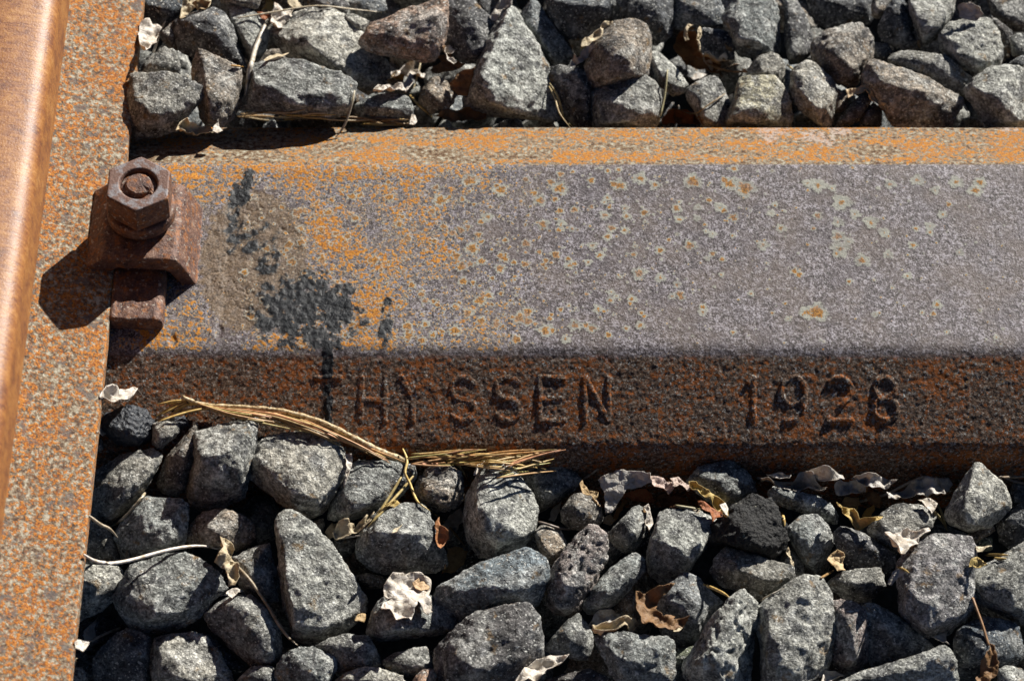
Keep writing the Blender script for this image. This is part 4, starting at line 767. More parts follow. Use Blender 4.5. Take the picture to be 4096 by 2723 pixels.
stone('F', [(78, 222), (170, 120), (270, 110), (350, 83), (410, 100), (470, 150), (540, 220), (552, 290), (480, 330), (400, 402), (330, 422), (260, 330), (130, 265)], [(170, 190), (280, 200), (400, 290), (490, 270), (360, 150)], -40, GREY, 'lumpy grey stone beside the curled yellow leaf under the sleeper lip', amp=1.3)
stone('F', [(213, 612), (300, 530), (400, 420), (420, 340), (520, 308), (640, 340), (700, 430), (742, 520), (762, 640), (730, 702), (700, 742), (580, 712), (400, 672), (240, 652)], [], -32, DARK, 'crumbly jet black stone overgrown with dark moss', mat='black', amp=2.0, vox=1.2)
stone('F', [(618, 302), (680, 260), (800, 290), (950, 320), (1050, 370), (1110, 440), (1142, 502), (1060, 507), (920, 432), (760, 392), (670, 362)], [(700, 300), (880, 335), (1050, 430)], -40, GREY, 'thin long stone with a bright crest below the shaded leaves' + V_, k=0.85)
stone('F', [(768, 522), (860, 450), (960, 448), (1030, 520), (1050, 570), (1077, 620), (1050, 702), (960, 832), (880, 782), (830, 682), (770, 602)], [(860, 590), (1000, 600), (900, 730), (1020, 660)], -42, GREY, 'grey stone with a shadow across its top beside the mossy black stone', k=0.5)
stone('F', [(1083, 582), (1130, 523), (1200, 545), (1300, 590), (1400, 670), (1502, 720), (1492, 782), (1430, 862), (1330, 832), (1200, 832), (1150, 752), (1088, 652)], [(1130, 590), (1250, 640), (1370, 710), (1450, 730)], -42, DARK, 'dark sharp edged block beside the small tan curled leaf', k=0.85)
stone('F', [(1298, 532), (1400, 430), (1520, 368), (1650, 370), (1760, 430), (1772, 482), (1720, 562), (1600, 642), (1480, 682), (1420, 652), (1318, 572)], [(1400, 520), (1520, 600), (1660, 520)], -40, GREY, 'grey stone between yellow leaf scraps and the white torn leaf' + V_, k=0.5)
stone('F', [(1828, 402), (1900, 290), (1980, 160), (2040, 88), (2130, 140), (2240, 240), (2272, 320), (2280, 390), (2200, 482), (2120, 532), (1990, 552), (1870, 502), (1828, 452)], [(2020, 150), (1970, 320), (1950, 430), (1995, 510), (2150, 300)], -34, PALEG, 'peaked pale stone with a dark left face under the sleeper lip', k=0.6, amp=0.8)
stone('F', [(1975, 565), (2150, 520), (2165, 560), (2030, 645), (1990, 625)], [], -54, BROWN, 'brown stone peeking from under the peaked pale stone')
stone('F', [(2168, 505), (2280, 430), (2359, 340), (2450, 380), (2450, 640), (2280, 692), (2200, 612)], [(2300, 470), (2400, 430)], -52, DARK, 'dark stone to the right of the peaked pale stone')
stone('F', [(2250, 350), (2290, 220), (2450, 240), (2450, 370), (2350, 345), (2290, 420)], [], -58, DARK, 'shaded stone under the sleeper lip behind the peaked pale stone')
stone('F', [(1510, 765), (1540, 720), (1650, 620), (1760, 578), (1900, 580), (2000, 600), (2037, 690), (1995, 800), (1990, 950), (2017, 1010), (2012, 1080), (1950, 1152), (1880, 1202), (1800, 1242), (1720, 1262), (1640, 1222), (1590, 1162), (1518, 1082), (1530, 1000)], [(1640, 740), (1620, 950), (1590, 1060), (1720, 1190), (1880, 720), (1930, 1080)], -30, (0.24, 0.22, 0.21), 'large smooth stone with a purplish tinge beside the white torn leaf', k=0.42, amp=0.8)
stone('F', [(1988, 882), (2000, 820), (2130, 770), (2250, 710), (2359, 640), (2480, 600), (2480, 1150), (2359, 1190), (2250, 1122), (2130, 1032), (2018, 1012)], [(2060, 940), (2220, 1020), (2370, 1120), (2420, 760)], -36, GREY, 'broad rough stone to the right of the purplish smooth stone', k=0.5)
stone('F', [(248, 832), (300, 720), (360, 663), (420, 690), (500, 720), (600, 740), (700, 770), (790, 800), (807, 860), (790, 912), (720, 942), (640, 962), (580, 1022), (480, 952), (300, 902)], [(310, 770), (460, 820), (600, 880), (740, 890), (400, 720)], -38, GREY, 'long stone with a pale slanted top below the mossy black stone', k=0.7)
stone('F', [(-130, 1002), (-60, 930), (0, 920), (80, 838), (150, 870), (230, 950), (337, 1050), (270, 1132), (230, 1192), (170, 1312), (60, 1322), (-60, 1262), (-130, 1132)], [(90, 890), (150, 1000), (190, 1150), (20, 1000)], -44, BLUE, 'pyramid shaped stone, right side lit, beside the brown oak leaf' + V_, k=0.7)
stone('F', [(65, 1455), (160, 1340), (200, 1270), (260, 1150), (350, 1040), (420, 960), (470, 938), (530, 1010), (567, 1080), (552, 1150), (540, 1250), (512, 1430), (500, 1640), (190, 1640), (85, 1505)], [(440, 990), (350, 1190), (300, 1330), (180, 1440), (360, 1570), (500, 1120)], -32, PALEG, 'tall grey stone with small round holes' + V_, k=0.5, holes=7.5)
stone('F', [(563, 1112), (590, 1050), (690, 980), (800, 890), (860, 853), (940, 860), (1010, 890), (1042, 970), (1062, 1050), (1082, 1150), (1062, 1350), (1012, 1450), (990, 1640), (625, 1640), (600, 1350), (578, 1200)], [(640, 1120), (640, 1400), (760, 1560), (960, 1480), (1020, 1180), (900, 930)], -30, PALEG, 'big upright stone with a flat speckled face beside the holed tall stone', k=0.4)
stone('F', [(1060, 1032), (1130, 1018), (1220, 1040), (1290, 1100), (1307, 1170), (1285, 1260), (1302, 1350), (1302, 1440), (1240, 1492), (1150, 1482), (1070, 1452), (1058, 1380), (1075, 1200)], [(1170, 1120), (1190, 1280), (1200, 1420)], -40, (0.24, 0.19, 0.165), 'smooth rounded pinkish stone beside the big upright stone', k=0.6, amp=0.5)
stone('F', [(1258, 1062), (1330, 1033), (1480, 1120), (1560, 1200), (1700, 1280), (1762, 1330), (1720, 1372), (1600, 1392), (1400, 1472), (1310, 1442), (1300, 1300), (1310, 1180)], [(1330, 1080), (1420, 1180), (1500, 1310), (1600, 1370)], -42, GREY, 'ridged stone with a bright band below the purplish smooth stone', k=0.75)
stone('F', [(1020, 1640), (1030, 1567), (1180, 1530), (1380, 1480), (1560, 1420), (1720, 1370), (1840, 1328), (1892, 1420), (1920, 1640)], [(1150, 1580), (1400, 1540), (1700, 1470), (1840, 1480)], -34, PALEG, 'wide stone with a smooth sunlit top below the ridged stone', k=0.5)
stone('F', [(1878, 1302), (1900, 1230), (2000, 1170), (2100, 1133), (2140, 1150), (2300, 1170), (2342, 1270), (2362, 1400), (2280, 1482), (2100, 1435), (1950, 1462), (1898, 1422)], [(1960, 1240), (2110, 1180), (2060, 1380)], -44, DARK, 'dark stone crossed by the stalk of a hanging dry leaf' + V_)
stone('F', [(2175, 1640), (2190, 1480), (2250, 1458), (2330, 1480), (2430, 1540), (2440, 1640)], [], -44, PALEG, 'pale stone under the hanging dry leaf' + V_)
stone('F', [(1028, 902), (1130, 830), (1250, 813), (1390, 803), (1427, 860), (1427, 932), (1370, 992), (1270, 1032), (1150, 1002), (1058, 942)], [(1100, 880), (1230, 920), (1400, 880), (1300, 850)], -44, GREY, 'box shaped stone with a lit top below the dark sharp edged block', k=0.75)
stone('F', [(715, 745), (780, 668), (830, 710), (877, 790), (872, 852), (800, 865), (750, 785)], [], -50, GREY, 'small stone with a dry scrap on it beside the mossy black stone')
stone('F', [(2050, 610), (2140, 600), (2150, 680), (2060, 690)], [], -56, (0.15, 0.16, 0.11), 'small greenish pebble right of the purplish smooth stone')

# stones lower down that show in the gaps, and stones just outside the picture
FILL = []
for i in range(7):
    rd = random.Random(900 + i); pts = []
    for k in range(14):
        d = Vector((rd.gauss(0, 1), rd.gauss(0, 1), rd.gauss(0, 1))).normalized(); pts.append(Vector((d.x * 0.024, d.y * 0.020, d.z * 0.016)) * rd.uniform(.85, 1.1))
    b = len(SOLID[0]), len(SOLID[1]); FILL.append(solidify_rock(pts, 'ballast_stone', 0.020, 900 + i, 1.9)[0]); del SOLID[0][b[0]:]; del SOLID[1][b[1]:]
BV0 = BVHTree.FromPolygons([Vector(v) for v in SOLID[0]], SOLID[1])
def in_sight(x, y, z):
    for a in range(17):
        w = Vector((x + (0.012 if a < 8 else 0.023) * math.cos(a * .785) * (a < 16), y + (0.012 if a < 8 else 0.023) * math.sin(a * .785) * (a < 16), z + 0.010)); d = w - CAM
        h = BV0.ray_cast(CAM, d.normalized()); p = proj(w)
        if (h[0] is None or h[3] > d.length - 0.004) and -8 < p[0] < 1032 and -8 < p[1] < 688: return True
    return False
def filler(x, y, z, rd, label, group, sc=1.0):
    if group.startswith('sunken') and not in_sight(x, y, z): rd.random(); return
    me = FILL[rd.randrange(7)]; o = link('ballast_stone', me, 'stone', None, (x, y, z)); s_ = rd.uniform(.85, 1.25) * sc; o.scale = (s_, s_, s_)
    o.rotation_euler = (rd.uniform(0, 6.28), rd.uniform(0, 6.28), rd.uniform(0, 6.28)); t = rd.choice([GREY, BLUE, BROWN, DARK, GREY]); o.color = t + (1,)
    tag(o, label, 'stone', group); return o
rd = random.Random(5)
YF0, YB0 = Y_F - SL * cb, Y_B + SLB * cb
for iy in range(6):
    for ix in range(14):
        x = -0.245 + ix * 0.042 + rd.uniform(-.008, .008) + (iy % 2) * .02; y = YF0 - 0.026 - iy * 0.038 + rd.uniform(-.006, .006)
        filler(x, y, -0.088 + rd.uniform(-.006, .006), rd, 'shaded stone sunk in a gap of the ballast in front of the sleeper', 'sunken stones in front of the sleeper')
for iy in range(6):
    for ix in range(16):
        x = -0.225 + ix * 0.037 + rd.uniform(-.008, .008) + (iy % 2) * .02; y = YB0 + 0.022 + iy * 0.031 + rd.uniform(-.006, .006)
        filler(x, y, -0.080 + rd.uniform(-.008, .008), rd, 'shaded stone sunk in a gap of the ballast behind the sleeper', 'sunken stones behind the sleeper')
LOW = []
for i in range(6):
    rd2 = random.Random(700 + i); pts = []
    for k in range(14):
        d = Vector((rd2.gauss(0, 1), rd2.gauss(0, 1), rd2.gauss(0, 1))).normalized(); pts.append(Vector((d.x * 0.028, d.y * 0.023, d.z * 0.019)) * rd2.uniform(.85, 1.1))
    b = len(SOLID[0]), len(SOLID[1]); me = solidify_rock(pts, 'rock', 0.023, 700 + i, 3.0)[0]; del SOLID[0][b[0]:]; del SOLID[1][b[1]:]
    co = np.empty(len(me.vertices) * 3, np.float32); me.vertices.foreach_get('co', co)
    LOW.append((co.reshape(-1, 3), np.array([p.vertices[:] for p in me.polygons if len(p.vertices) == 4])))
VV_, FF_, nb_ = [], [], 0
for iy in range(30):                        # the ballast bed going on beyond the picture
    for ix in range(32):
        x, y = -0.66 + ix * 0.042 + rd.uniform(-.012, .012) + (iy % 2) * .02, -0.58 + iy * 0.042 + rd.uniform(-.012, .012); z = -0.055 if y < 0.1 else -0.058
        p = proj((x, y, z))
        if xe - 0.135 < x < xe + 0.01: z -= 0.02
        if x > xe and -24 < p[0] < 1048 and -26 < p[1] < 706: continue
        if YF0 - 0.022 < y < YB0 + 0.022: continue
        c_, q_ = LOW[rd.randrange(6)]; m3 = np.array(Matrix.Rotation(rd.uniform(0, 6.28), 3, 'Z') @ Matrix.Rotation(rd.uniform(-.6, .6), 3, 'X')) * rd.uniform(.85, 1.2)
        VV_.append(c_ @ m3.T + np.array([x, y, z + rd.uniform(-.008, .008)])); FF_.append(q_ + nb_); nb_ += len(c_)
o = link('ballast_bed', mesh_np('ballast_bed', np.concatenate(VV_), np.concatenate(FF_)), 'stone'); o.color = GREY + (1,)
tag(o, 'bed of grey ballast stones going on along the track', None, None, 'stuff')
bpy.data.objects.remove(TMP)

# ------------------------------------------------------------------ litter: leaves, stalks, needles, a pine twig
BVH = BVHTree.FromPolygons([Vector(v) for v in SOLID[0]], SOLID[1])
def hit(px, py):
    d = ray(px, py).normalized(); h = BVH.ray_cast(CAM, d)
    return h[3] if h[0] is not None else (at_z(px, py, -0.07) - CAM).length
WHITE, CREAM, TAN, BRN, RUSTY, GREYL, YEL, DKB = (0.75, 0.72, 0.67), (0.64, 0.56, 0.40), (0.48, 0.34, 0.17), (0.26, 0.145, 0.065), (0.36, 0.12, 0.04), (0.58, 0.57, 0.55), (0.58, 0.44, 0.16), (0.16, 0.075, 0.035)
NL = [0]
def leaf(t, outline, color, label, lit=1.0, amp=0.10, lift=0.10, stalk=None, up=0.0, name='dry_leaf', group='dry leaves among the ballast', off=0.0):
    NL[0] += 1; seed = NL[0] * 7.3; px = tp(t, outline); cx, cy = sum(p[0] for p in px) / len(px), sum(p[1] for p in px) / len(px)
    # a finer, slightly ragged outline
    fine = []
    for i, p in enumerate(px):
        q = px[(i + 1) % len(px)]; m = max(1, int(math.dist(p, q) / 3.5))
        for k in range(m):
            a = k / m; x, y = p[0] + (q[0] - p[0]) * a, p[1] + (q[1] - p[1]) * a
            if k: x += math.sin(seed + i * 5.1 + k * 2.3) * 0.8; y += math.cos(seed * 2 + i * 3.7 + k * 1.9) * 0.8
            fine.append((x, y))
    dc = ray(cx, cy).normalized(); n = (SUN * lit + (-dc) * 1.0 + Vector((0, 0, up))).normalized()
    ts = sorted(hit(*p) * (ray(*p).normalized().dot(n)) / dc.dot(n) for p in fine + [(cx, cy)] * 4)
    tc = ts[int(len(ts) * 0.18)] - 0.0012 - off; c0 = CAM + dc * tc
    ex = (RT - n * RT.dot(n)).normalized(); ey = n.cross(ex)
    B = []
    for p in fine: q = at_plane(p[0], p[1], c0, n) - c0; B.append(Vector((q.dot(ex), q.dot(ey))))
    xs_, ys_ = [b.x for b in B], [b.y for b in B]; size = max(max(xs_) - min(xs_), max(ys_) - min(ys_)); st = max(0.0011, size / 40)
    pts = list(B); k = len(B); rd = random.Random(NL[0])
    def inside(x, y):
        c = False; j = k - 1
        for i in range(k):
            if (B[i].y > y) != (B[j].y > y) and x < (B[j].x - B[i].x) * (y - B[i].y) / (B[j].y - B[i].y) + B[i].x: c = not c
            j = i
        return c
    BN = np.array([(b.x, b.y) for b in B])
    y = min(ys_)
    while y < max(ys_):
        x = min(xs_)
        while x < max(xs_):
            a, b = x + rd.uniform(-.3, .3) * st, y + rd.uniform(-.3, .3) * st
            if inside(a, b) and np.min(np.hypot(BN[:, 0] - a, BN[:, 1] - b)) > st * 0.45: pts.append(Vector((a, b)))
            x += st
        y += st
    r = delaunay_2d_cdt(pts, [], [list(range(k))], 1, 1e-7)
    V2 = np.array([(p.x, p.y) for p in r[0]]); ed = np.array([np.min(np.hypot(BN[:, 0] - a, BN[:, 1] - b)) for a, b in V2]); em = max(1e-6, ed.max())
    P = np.stack([V2[:, 0], V2[:, 1], np.zeros(len(V2))], 1) / size
    h = size * (amp * fbm(P * 2.2 + seed, 3, 0.55) * 1.3 + 0.03 * fbm(P * 8 + seed, 2) + lift * (1 - ed / em) ** 2 * (0.4 + 0.9 * fbm(P * 1.8 + seed + 4, 2)))
    W3 = []
    for (a, b), c in zip(V2, h):            # settle on whatever it would sink into
        p = c0 + ex * a + ey * b + n * c; dd = p - CAM; g = BVH.ray_cast(CAM, dd.normalized())
        if g[0] is not None and g[3] < dd.length + 0.0006: p = CAM + dd.normalized() * (g[3] - 0.0006)
        W3.append(tuple(p - c0))
    me = bpy.data.meshes.new(name); me.from_pydata(W3, [], [tuple(f) for f in r[2]])
    me.polygons.foreach_set('use_smooth', np.ones(len(me.polygons), bool))
    o = link(name, me, 'leaf', None, c0); o.color = color + (1,); m = o.modifiers.new('thickness', 'SOLIDIFY'); m.thickness = 0.00025; m.offset = 0
    tag(o, label, 'leaf', group)
    if stalk:
        q = drape([(a, b) for a, b in tp(t, stalk)], 0.0006); q[0] = q[0]
        s_ = tube('leaf_stalk', [p - c0 for p in q], [0.0008] * len(q), 'straw', o); s_.color = (color[0] * .8 + .08, color[1] * .75 + .05, color[2] * .7 + .03, 1)
    return o
def drape(px, lift, n=5):
    """a line over the ground: follows what lies under its ends and passes over what sticks out between"""
    P = []
    for i in range(len(px) - 1):
        p0, p1, p2, p3 = px[max(0, i - 1)], px[i], px[i + 1], px[min(len(px) - 1, i + 2)]
        for k in range(n):
            t = k / n; f = lambda a, b, c, d: 0.5 * (2 * b + (c - a) * t + (2 * a - 5 * b + 4 * c - d) * t * t + (3 * b - a - 3 * c + d) * t ** 3)
            P.append((f(p0[0], p1[0], p2[0], p3[0]), f(p0[1], p1[1], p2[1], p3[1])))
    P.append(px[-1]); D = np.array([hit(*p) for p in P]); m = len(D)
    env = np.linspace(D[0], D[-1], m)
    for _ in range(60):                     # a taut string in front of the surface
        e2 = env.copy(); e2[1:-1] = (env[:-2] + env[2:]) / 2; env = np.minimum(e2, D)
    return [CAM + ray(*p).normalized() * (d - lift) for p, d in zip(P, env)]
def tube(name, pts, rad, mat, parent=None, loc=None, sides=5):
    V, Fc = [], []; m = len(pts)
    for i, p in enumerate(pts):
        d = (pts[min(m - 1, i + 1)] - pts[max(0, i - 1)]).normalized(); a = d.orthogonal().normalized(); b = d.cross(a)
        for k in range(sides):
            w = 2 * math.pi * k / sides; V.append(p + (a * math.cos(w) + b * math.sin(w)) * rad[i])
    for i in range(m - 1):
        for k in range(sides): Fc.append((i * sides + k, i * sides + (k + 1) % sides, (i + 1) * sides + (k + 1) % sides, (i + 1) * sides + k))
    Fc += [tuple(range(sides))[::-1], tuple(range((m - 1) * sides, m * sides))]
    me = bpy.data.meshes.new(name); me.from_pydata([tuple(v) for v in V], [], Fc); me.polygons.foreach_set('use_smooth', np.ones(len(me.polygons), bool))
    return link(name, me, mat, parent, loc)
STRAW = (0.60, 0.42, 0.15)
def needle(px, label, group, color=STRAW, rad=0.00055, lift=0.0012, parent=None, origin=None, name='pine_needle', cat='needle', n=5):
    q = drape(px, lift, n); m = len(q); c = origin if origin is not None else q[0].copy()
    rr = [rad * min(1.0, 0.55 + 3.0 * i / m, 0.25 + 2.4 * (m - 1 - i) / m) for i in range(m)]
    o = tube(name, [p - c for p in q], rr, 'straw', parent, None if parent else c); j = random.uniform(.7, 1.2); o.color = (color[0] * j, color[1] * j, color[2] * j, 1)
    if parent is None: tag(o, label, cat, group)
    return o

# leaves behind the sleeper
leaf('A', [(945, 150), (1000, 132), (1060, 165), (1085, 195), (1055, 260), (1040, 310), (1000, 330), (960, 390), (930, 420), (930, 250)], WHITE, 'bleached white leaf standing between the rail foot and the blackish stone', 0.9, 0.16, .2, [(1085, 200), (1060, 270), (1035, 350)])
leaf('A', [(1225, 10), (1300, -30), (1420, 0), (1400, 55), (1310, 60), (1260, 100), (1215, 120)], CREAM, 'cream leaf scrap between the blackish stone and the broad black stone', 0.8, 0.2, .2)
leaf('A', [(1290, 20), (1350, -10), (1420, 10), (1400, 50), (1330, 70)], TAN, 'tan leaf scrap lying on the cream scrap above the broad black stone', 0.2, .2, .1)
leaf('A', [(1840, 30), (1900, 70), (1975, 60), (1960, 120), (1900, 190), (1830, 188), (1800, 180), (1830, 120)], WHITE, 'chalk white leaf beside the large pale slab', 0.9, .2, .2)
leaf('A', [(1760, 70), (1800, 0), (1900, -30), (1950, 10), (1900, 70), (1830, 90)], YEL, 'yellowish curled leaf above the whitish twig', 0.6, .2, .2)
leaf('A', [(1730, 80), (1800, 90), (1830, 110), (1790, 140), (1750, 120)], RUSTY, 'small rust red leaf scrap beside the whitish twig', 0.4)
leaf('A', [(1930, 0), (1990, -30), (2050, 40), (1990, 60), (1960, 40)], CREAM, 'cream leaf corner above the chalk white leaf', 0.8)
leaf('A', [(1165, 905), (1195, 850), (1245, 818), (1260, 850), (1330, 855), (1400, 848), (1440, 880), (1425, 905), (1320, 908), (1230, 890)], CREAM, 'curled cream leaf casting a shadow on the sleeper shoulder', 0.6, .15, .25, off=0.006)
leaf('A', [(1230, 820), (1265, 850), (1310, 860), (1330, 895), (1260, 905), (1225, 880)], TAN, 'tan inner fold beside the curled cream leaf on the sleeper shoulder', 0.0, .1, .1, off=0.008)
leaf('A', [(1425, 880), (1470, 800), (1480, 850), (1500, 880), (1460, 900)], WHITE, 'white leaf sliver beside the curled cream leaf', 0.8, off=0.004)
leaf('A', [(1770, 410), (1800, 385), (1870, 355), (1940, 365), (1900, 385), (1830, 395), (1790, 415)], CREAM, 'thin cream leaf edge on top of the wide blocky stone', 0.8, .1, .1)
leaf('B', [(700, 305), (750, 308), (785, 350), (765, 370), (790, 410), (860, 435), (800, 470), (760, 480), (640, 495), (625, 470), (700, 415), (675, 385), (720, 370)], BRN, 'lobed brown oak leaf below the reddish brown block', 0.25, .12, .15, [(705, 310), (740, 380), (765, 480)], name='oak_leaf')
leaf('B', [(700, 305), (750, 308), (785, 350), (765, 372), (730, 365), (745, 385), (800, 420), (770, 450), (740, 400), (715, 350)], WHITE, 'added white sheet for the highlight on the lobed brown oak leaf', 0.9, .15, .15, off=0.002)  # white sheet laid over the brown leaf to stand in for its highlight
leaf('B', [(340, 500), (420, 470), (500, 400), (510, 470), (600, 480), (590, 510), (470, 530), (440, 500), (360, 540), (330, 560)], WHITE, 'bleached leaf draped beside the low grey stone', 0.7, .2, .2)
leaf('B', [(235, 605), (270, 575), (340, 580), (420, 590), (460, 540), (480, 500), (505, 520), (480, 600), (450, 640), (350, 640), (290, 635)], WHITE, 'crumpled whitish leaf on top of the low grey stone', 0.9, .25, .25)
leaf('B', [(330, 545), (380, 500), (460, 500), (440, 560), (400, 570), (360, 560)], TAN, 'tan curl inside the crumpled whitish leaf' + U, 0.3, .2, .2)
leaf('B', [(750, 560), (830, 480), (930, 448), (900, 560), (880, 640), (810, 640)], BRN, 'brown leaf pressed against the left flank of the triangular stone', -0.2, .1, .1)
leaf('B', [(640, 790), (690, 760), (740, 735), (800, 750), (860, 735), (1000, 775), (990, 810), (860, 815), (780, 828), (700, 795)], BRN, 'curled brown leaf lying under the triangular stone on the sleeper edge', 0.3, .12, .2)
leaf('B', [(478, 835), (500, 770), (520, 780), (535, 820), (520, 840)], WHITE, 'small white leaf tip at the sleeper edge', 0.9)
leaf('B', [(1570, 450), (1590, 370), (1610, 400), (1700, 280), (1740, 290), (1690, 380), (1630, 430)], GREYL, 'greyish leaf strip left of the smooth rounded upright stone', 0.4, .15, .15)
leaf('B', [(1640, 320), (1650, 270), (1760, 200), (1800, 140), (1860, 135), (1850, 155), (1800, 180), (1770, 260), (1690, 310)], CREAM, 'narrow cream leaf above the greyish leaf strip', 0.6, .15, .2)
leaf('B', [(1030, 110), (1060, 60), (1100, -20), (1190, -30), (1170, 40), (1110, 70), (1070, 140)], GREYL, 'faded leaf between stones above the triangular stone', 0.5, .15, .15)
leaf('B', [(2185, 800), (2230, 735), (2359, 735), (2400, 760), (2400, 830), (2190, 832)], RUSTY, 'dark red leaf in the gap beside the leaning grey block', -0.2, .1, .1, [(2290, 740), (2400, 775)])
leaf('C', [(0, 300), (30, 230), (75, 190), (130, 200), (150, 240), (170, 330), (200, 395), (260, 440), (330, 455), (410, 475), (488, 482), (420, 495), (330, 522), (300, 500), (240, 512), (200, 480), (130, 470), (80, 430), (60, 380), (5, 330)], BRN, 'large curled brown oak leaf with pale edges' + U, 0.35, .12, .22, [(490, 482), (330, 470), (150, 380), (30, 260)], name='oak_leaf', off=0.006)
leaf('C', [(188, 372), (240, 378), (290, 400), (335, 378), (355, 400), (380, 430), (412, 475), (350, 470), (280, 462), (200, 430)], WHITE, 'white rolled edge on the large curled brown oak leaf', 1.0, .2, .25, off=0.009)
leaf('C', [(70, 280), (65, 200), (95, 158), (130, 165), (100, 185), (85, 215), (98, 272)], CREAM, 'thin cream curl rising from the large curled brown oak leaf', 0.4, .2, .1, off=0.012)
leaf('C', [(150, 300), (145, 220), (180, 178), (178, 230), (160, 300), (175, 355)], CREAM, 'second narrow curl on the large curled brown oak leaf', 0.8, .2, .1, off=0.012)
leaf('C', [(1155, 605), (1200, 600), (1275, 588), (1320, 630), (1370, 680), (1428, 702), (1395, 712), (1330, 670), (1280, 625), (1200, 640), (1180, 650)], (0.66, 0.52, 0.34), 'narrow pale leaf tip with an orange base against the long wedge stone', 0.8, .1, .1)
leaf('C', [(1158, 606), (1200, 602), (1215, 632), (1180, 652)], (0.6, 0.26, 0.04), 'small orange leaf end beside the narrow pale leaf tip' + U, 0.5, .1, .1, off=0.002)
leaf('C', [(1920, 110), (1915, 30), (2000, 10), (2060, 45), (2087, 95), (2040, 140), (1960, 130)], GREYL, 'faded grey oval leaf above the lumpy grey stone', 0.0, .06, .06)
leaf('C', [(0, 735), (80, 755), (160, 775), (205, 810), (200, 835), (0, 835)], DKB, 'dark brown leaf in shade against the sleeper beside the angular grey stone', 0.0, .08, .1)
leaf('C', [(110, 520), (160, 485), (220, 500), (190, 530), (130, 540)], GREYL, 'pale leaf scrap under the large curled brown oak leaf', 0.7, .1, .1)
# leaves in front of the sleeper
leaf('D', [(660, -345), (700, -400), (770, -390), (900, -425), (925, -400), (900, -360), (830, -320), (760, -290), (680, -320)], WHITE, 'bright white rolled leaf at the rail foot above the black clinker', 0.9, .15, .25, off=0.004)
leaf('D', [(650, -115), (680, -140), (715, -100), (690, -85)], WHITE, 'tiny white leaf fleck at the rail foot beside the black clinker', 0.9)
leaf('D', [(1455, 635), (1505, 620), (1540, 650), (1575, 690), (1550, 750), (1570, 810), (1600, 880), (1570, 940), (1535, 930), (1500, 840), (1425, 790), (1440, 750), (1480, 700)], CREAM, 'crumpled curled cream leaf on the broad flat topped stone', 0.7, .25, .3, None, off=0.006)
leaf('D', [(1480, 1000), (1530, 960), (1590, 945), (1645, 962), (1600, 975), (1560, 1012), (1530, 995)], WHITE, 'papery white leaf end below the crumpled curled cream leaf', 0.8, .12, .1)
leaf('D', [(555, 1240), (600, 1190), (660, 1135), (640, 1180), (640, 1270), (600, 1300), (560, 1300)], WHITE, 'torn bleached leaf by the rail foot above another white scrap', 0.8, .15, .15, [(560, 1320), (700, 1250), (810, 1205)])
leaf('D', [(495, 1310), (540, 1290), (600, 1305), (560, 1370), (510, 1350)], WHITE, 'white leaf scrap by the rail foot beside a shaded stone', 0.9, .15, .15)
leaf('D', [(500, 1420), (560, 1395), (590, 1420), (610, 1470), (560, 1465), (520, 1440)], CREAM, 'cream leaf scrap by the rail foot above the small pale stone', 0.8, .15, .15)
leaf('D', [(2190, 560), (2230, 510), (2300, 490), (2359, 500), (2359, 570), (2290, 590), (2220, 612)], CREAM, 'cream and brown leaf curl beside the tall wedge slab', 0.6, .2, .25)
leaf('E', [(45, 240), (55, 140), (50, 40), (90, 40), (95, 100), (75, 170), (50, 250)], WHITE, 'thin white leaf strip hanging beside the large rounded sandy stone', 0.6, .1, .15)
leaf('E', [(-30, 560), (0, 500), (60, 490), (120, 530), (180, 470), (230, 450), (215, 500), (140, 560), (60, 600), (0, 600)], CREAM, 'crumpled pale leaf between the wide grey stone and the bright ledge stone', 0.6, .25, .25)
leaf('E', [(270, 430), (310, 380), (400, 350), (420, 370), (380, 395), (310, 400)], YEL, 'yellow curled leaf edge on top of the bright ledge stone', 0.6, .15, .2)
leaf('E', [(305, 930), (350, 870), (400, 860), (480, 848), (550, 860), (620, 900), (625, 950), (600, 1000), (640, 1100), (600, 1130), (570, 1118), (515, 1060), (480, 1180), (440, 1150), (380, 1175), (340, 1095), (280, 1092), (300, 1050), (370, 1010), (310, 1000)], WHITE, 'large white rotted leaf full of holes lying on a grey stone', 0.8, .10, .15, [(470, 880), (430, 980), (400, 1080)], off=0.002)
leaf('E', [(505, 900), (550, 870), (615, 900), (615, 950), (560, 960), (525, 940)], (0.66, 0.47, 0.28), 'tan patch of leaf lying on the large white rotted leaf', 0.8, .1, .1, off=0.004)
leaf('E', [(1175, 1600), (1250, 1490), (1310, 1440), (1380, 1385), (1440, 1400), (1520, 1445), (1490, 1480), (1400, 1500), (1330, 1600)], WHITE, 'bleached crumpled leaf between the very large dark stone and the pointed stone', 0.8, .2, .25)
leaf('E', [(2010, 960), (2060, 975), (2130, 950), (2262, 925), (2230, 965), (2180, 1000), (2140, 1080), (2185, 1140), (2240, 1125), (2275, 1130), (2250, 1165), (2355, 1150), (2320, 1215), (2250, 1235), (2170, 1230), (2100, 1215), (2045, 1200), (2010, 1100)], BRN, 'lobed chestnut brown oak leaf above the blocky stone' + V_, 0.5, .14, .22, [(2360, 1150), (2200, 1190), (2050, 1000)], name='oak_leaf', off=0.004)
leaf('E', [(1690, 1190), (1720, 1130), (1760, 1098), (1830, 1090), (1905, 1115), (1900, 1180), (1840, 1190), (1760, 1195), (1720, 1210)], GREYL, 'grey folded leaf left of the chestnut brown oak leaf', 0.5, .15, .2)
leaf('E', [(1700, 1215), (1760, 1200), (1840, 1195), (1930, 1170), (2030, 1190), (1990, 1240), (1930, 1230), (1840, 1243), (1740, 1253)], CREAM, 'cream wavy leaf lying on the blocky stone beside the chestnut oak leaf', 0.8, .2, .25)
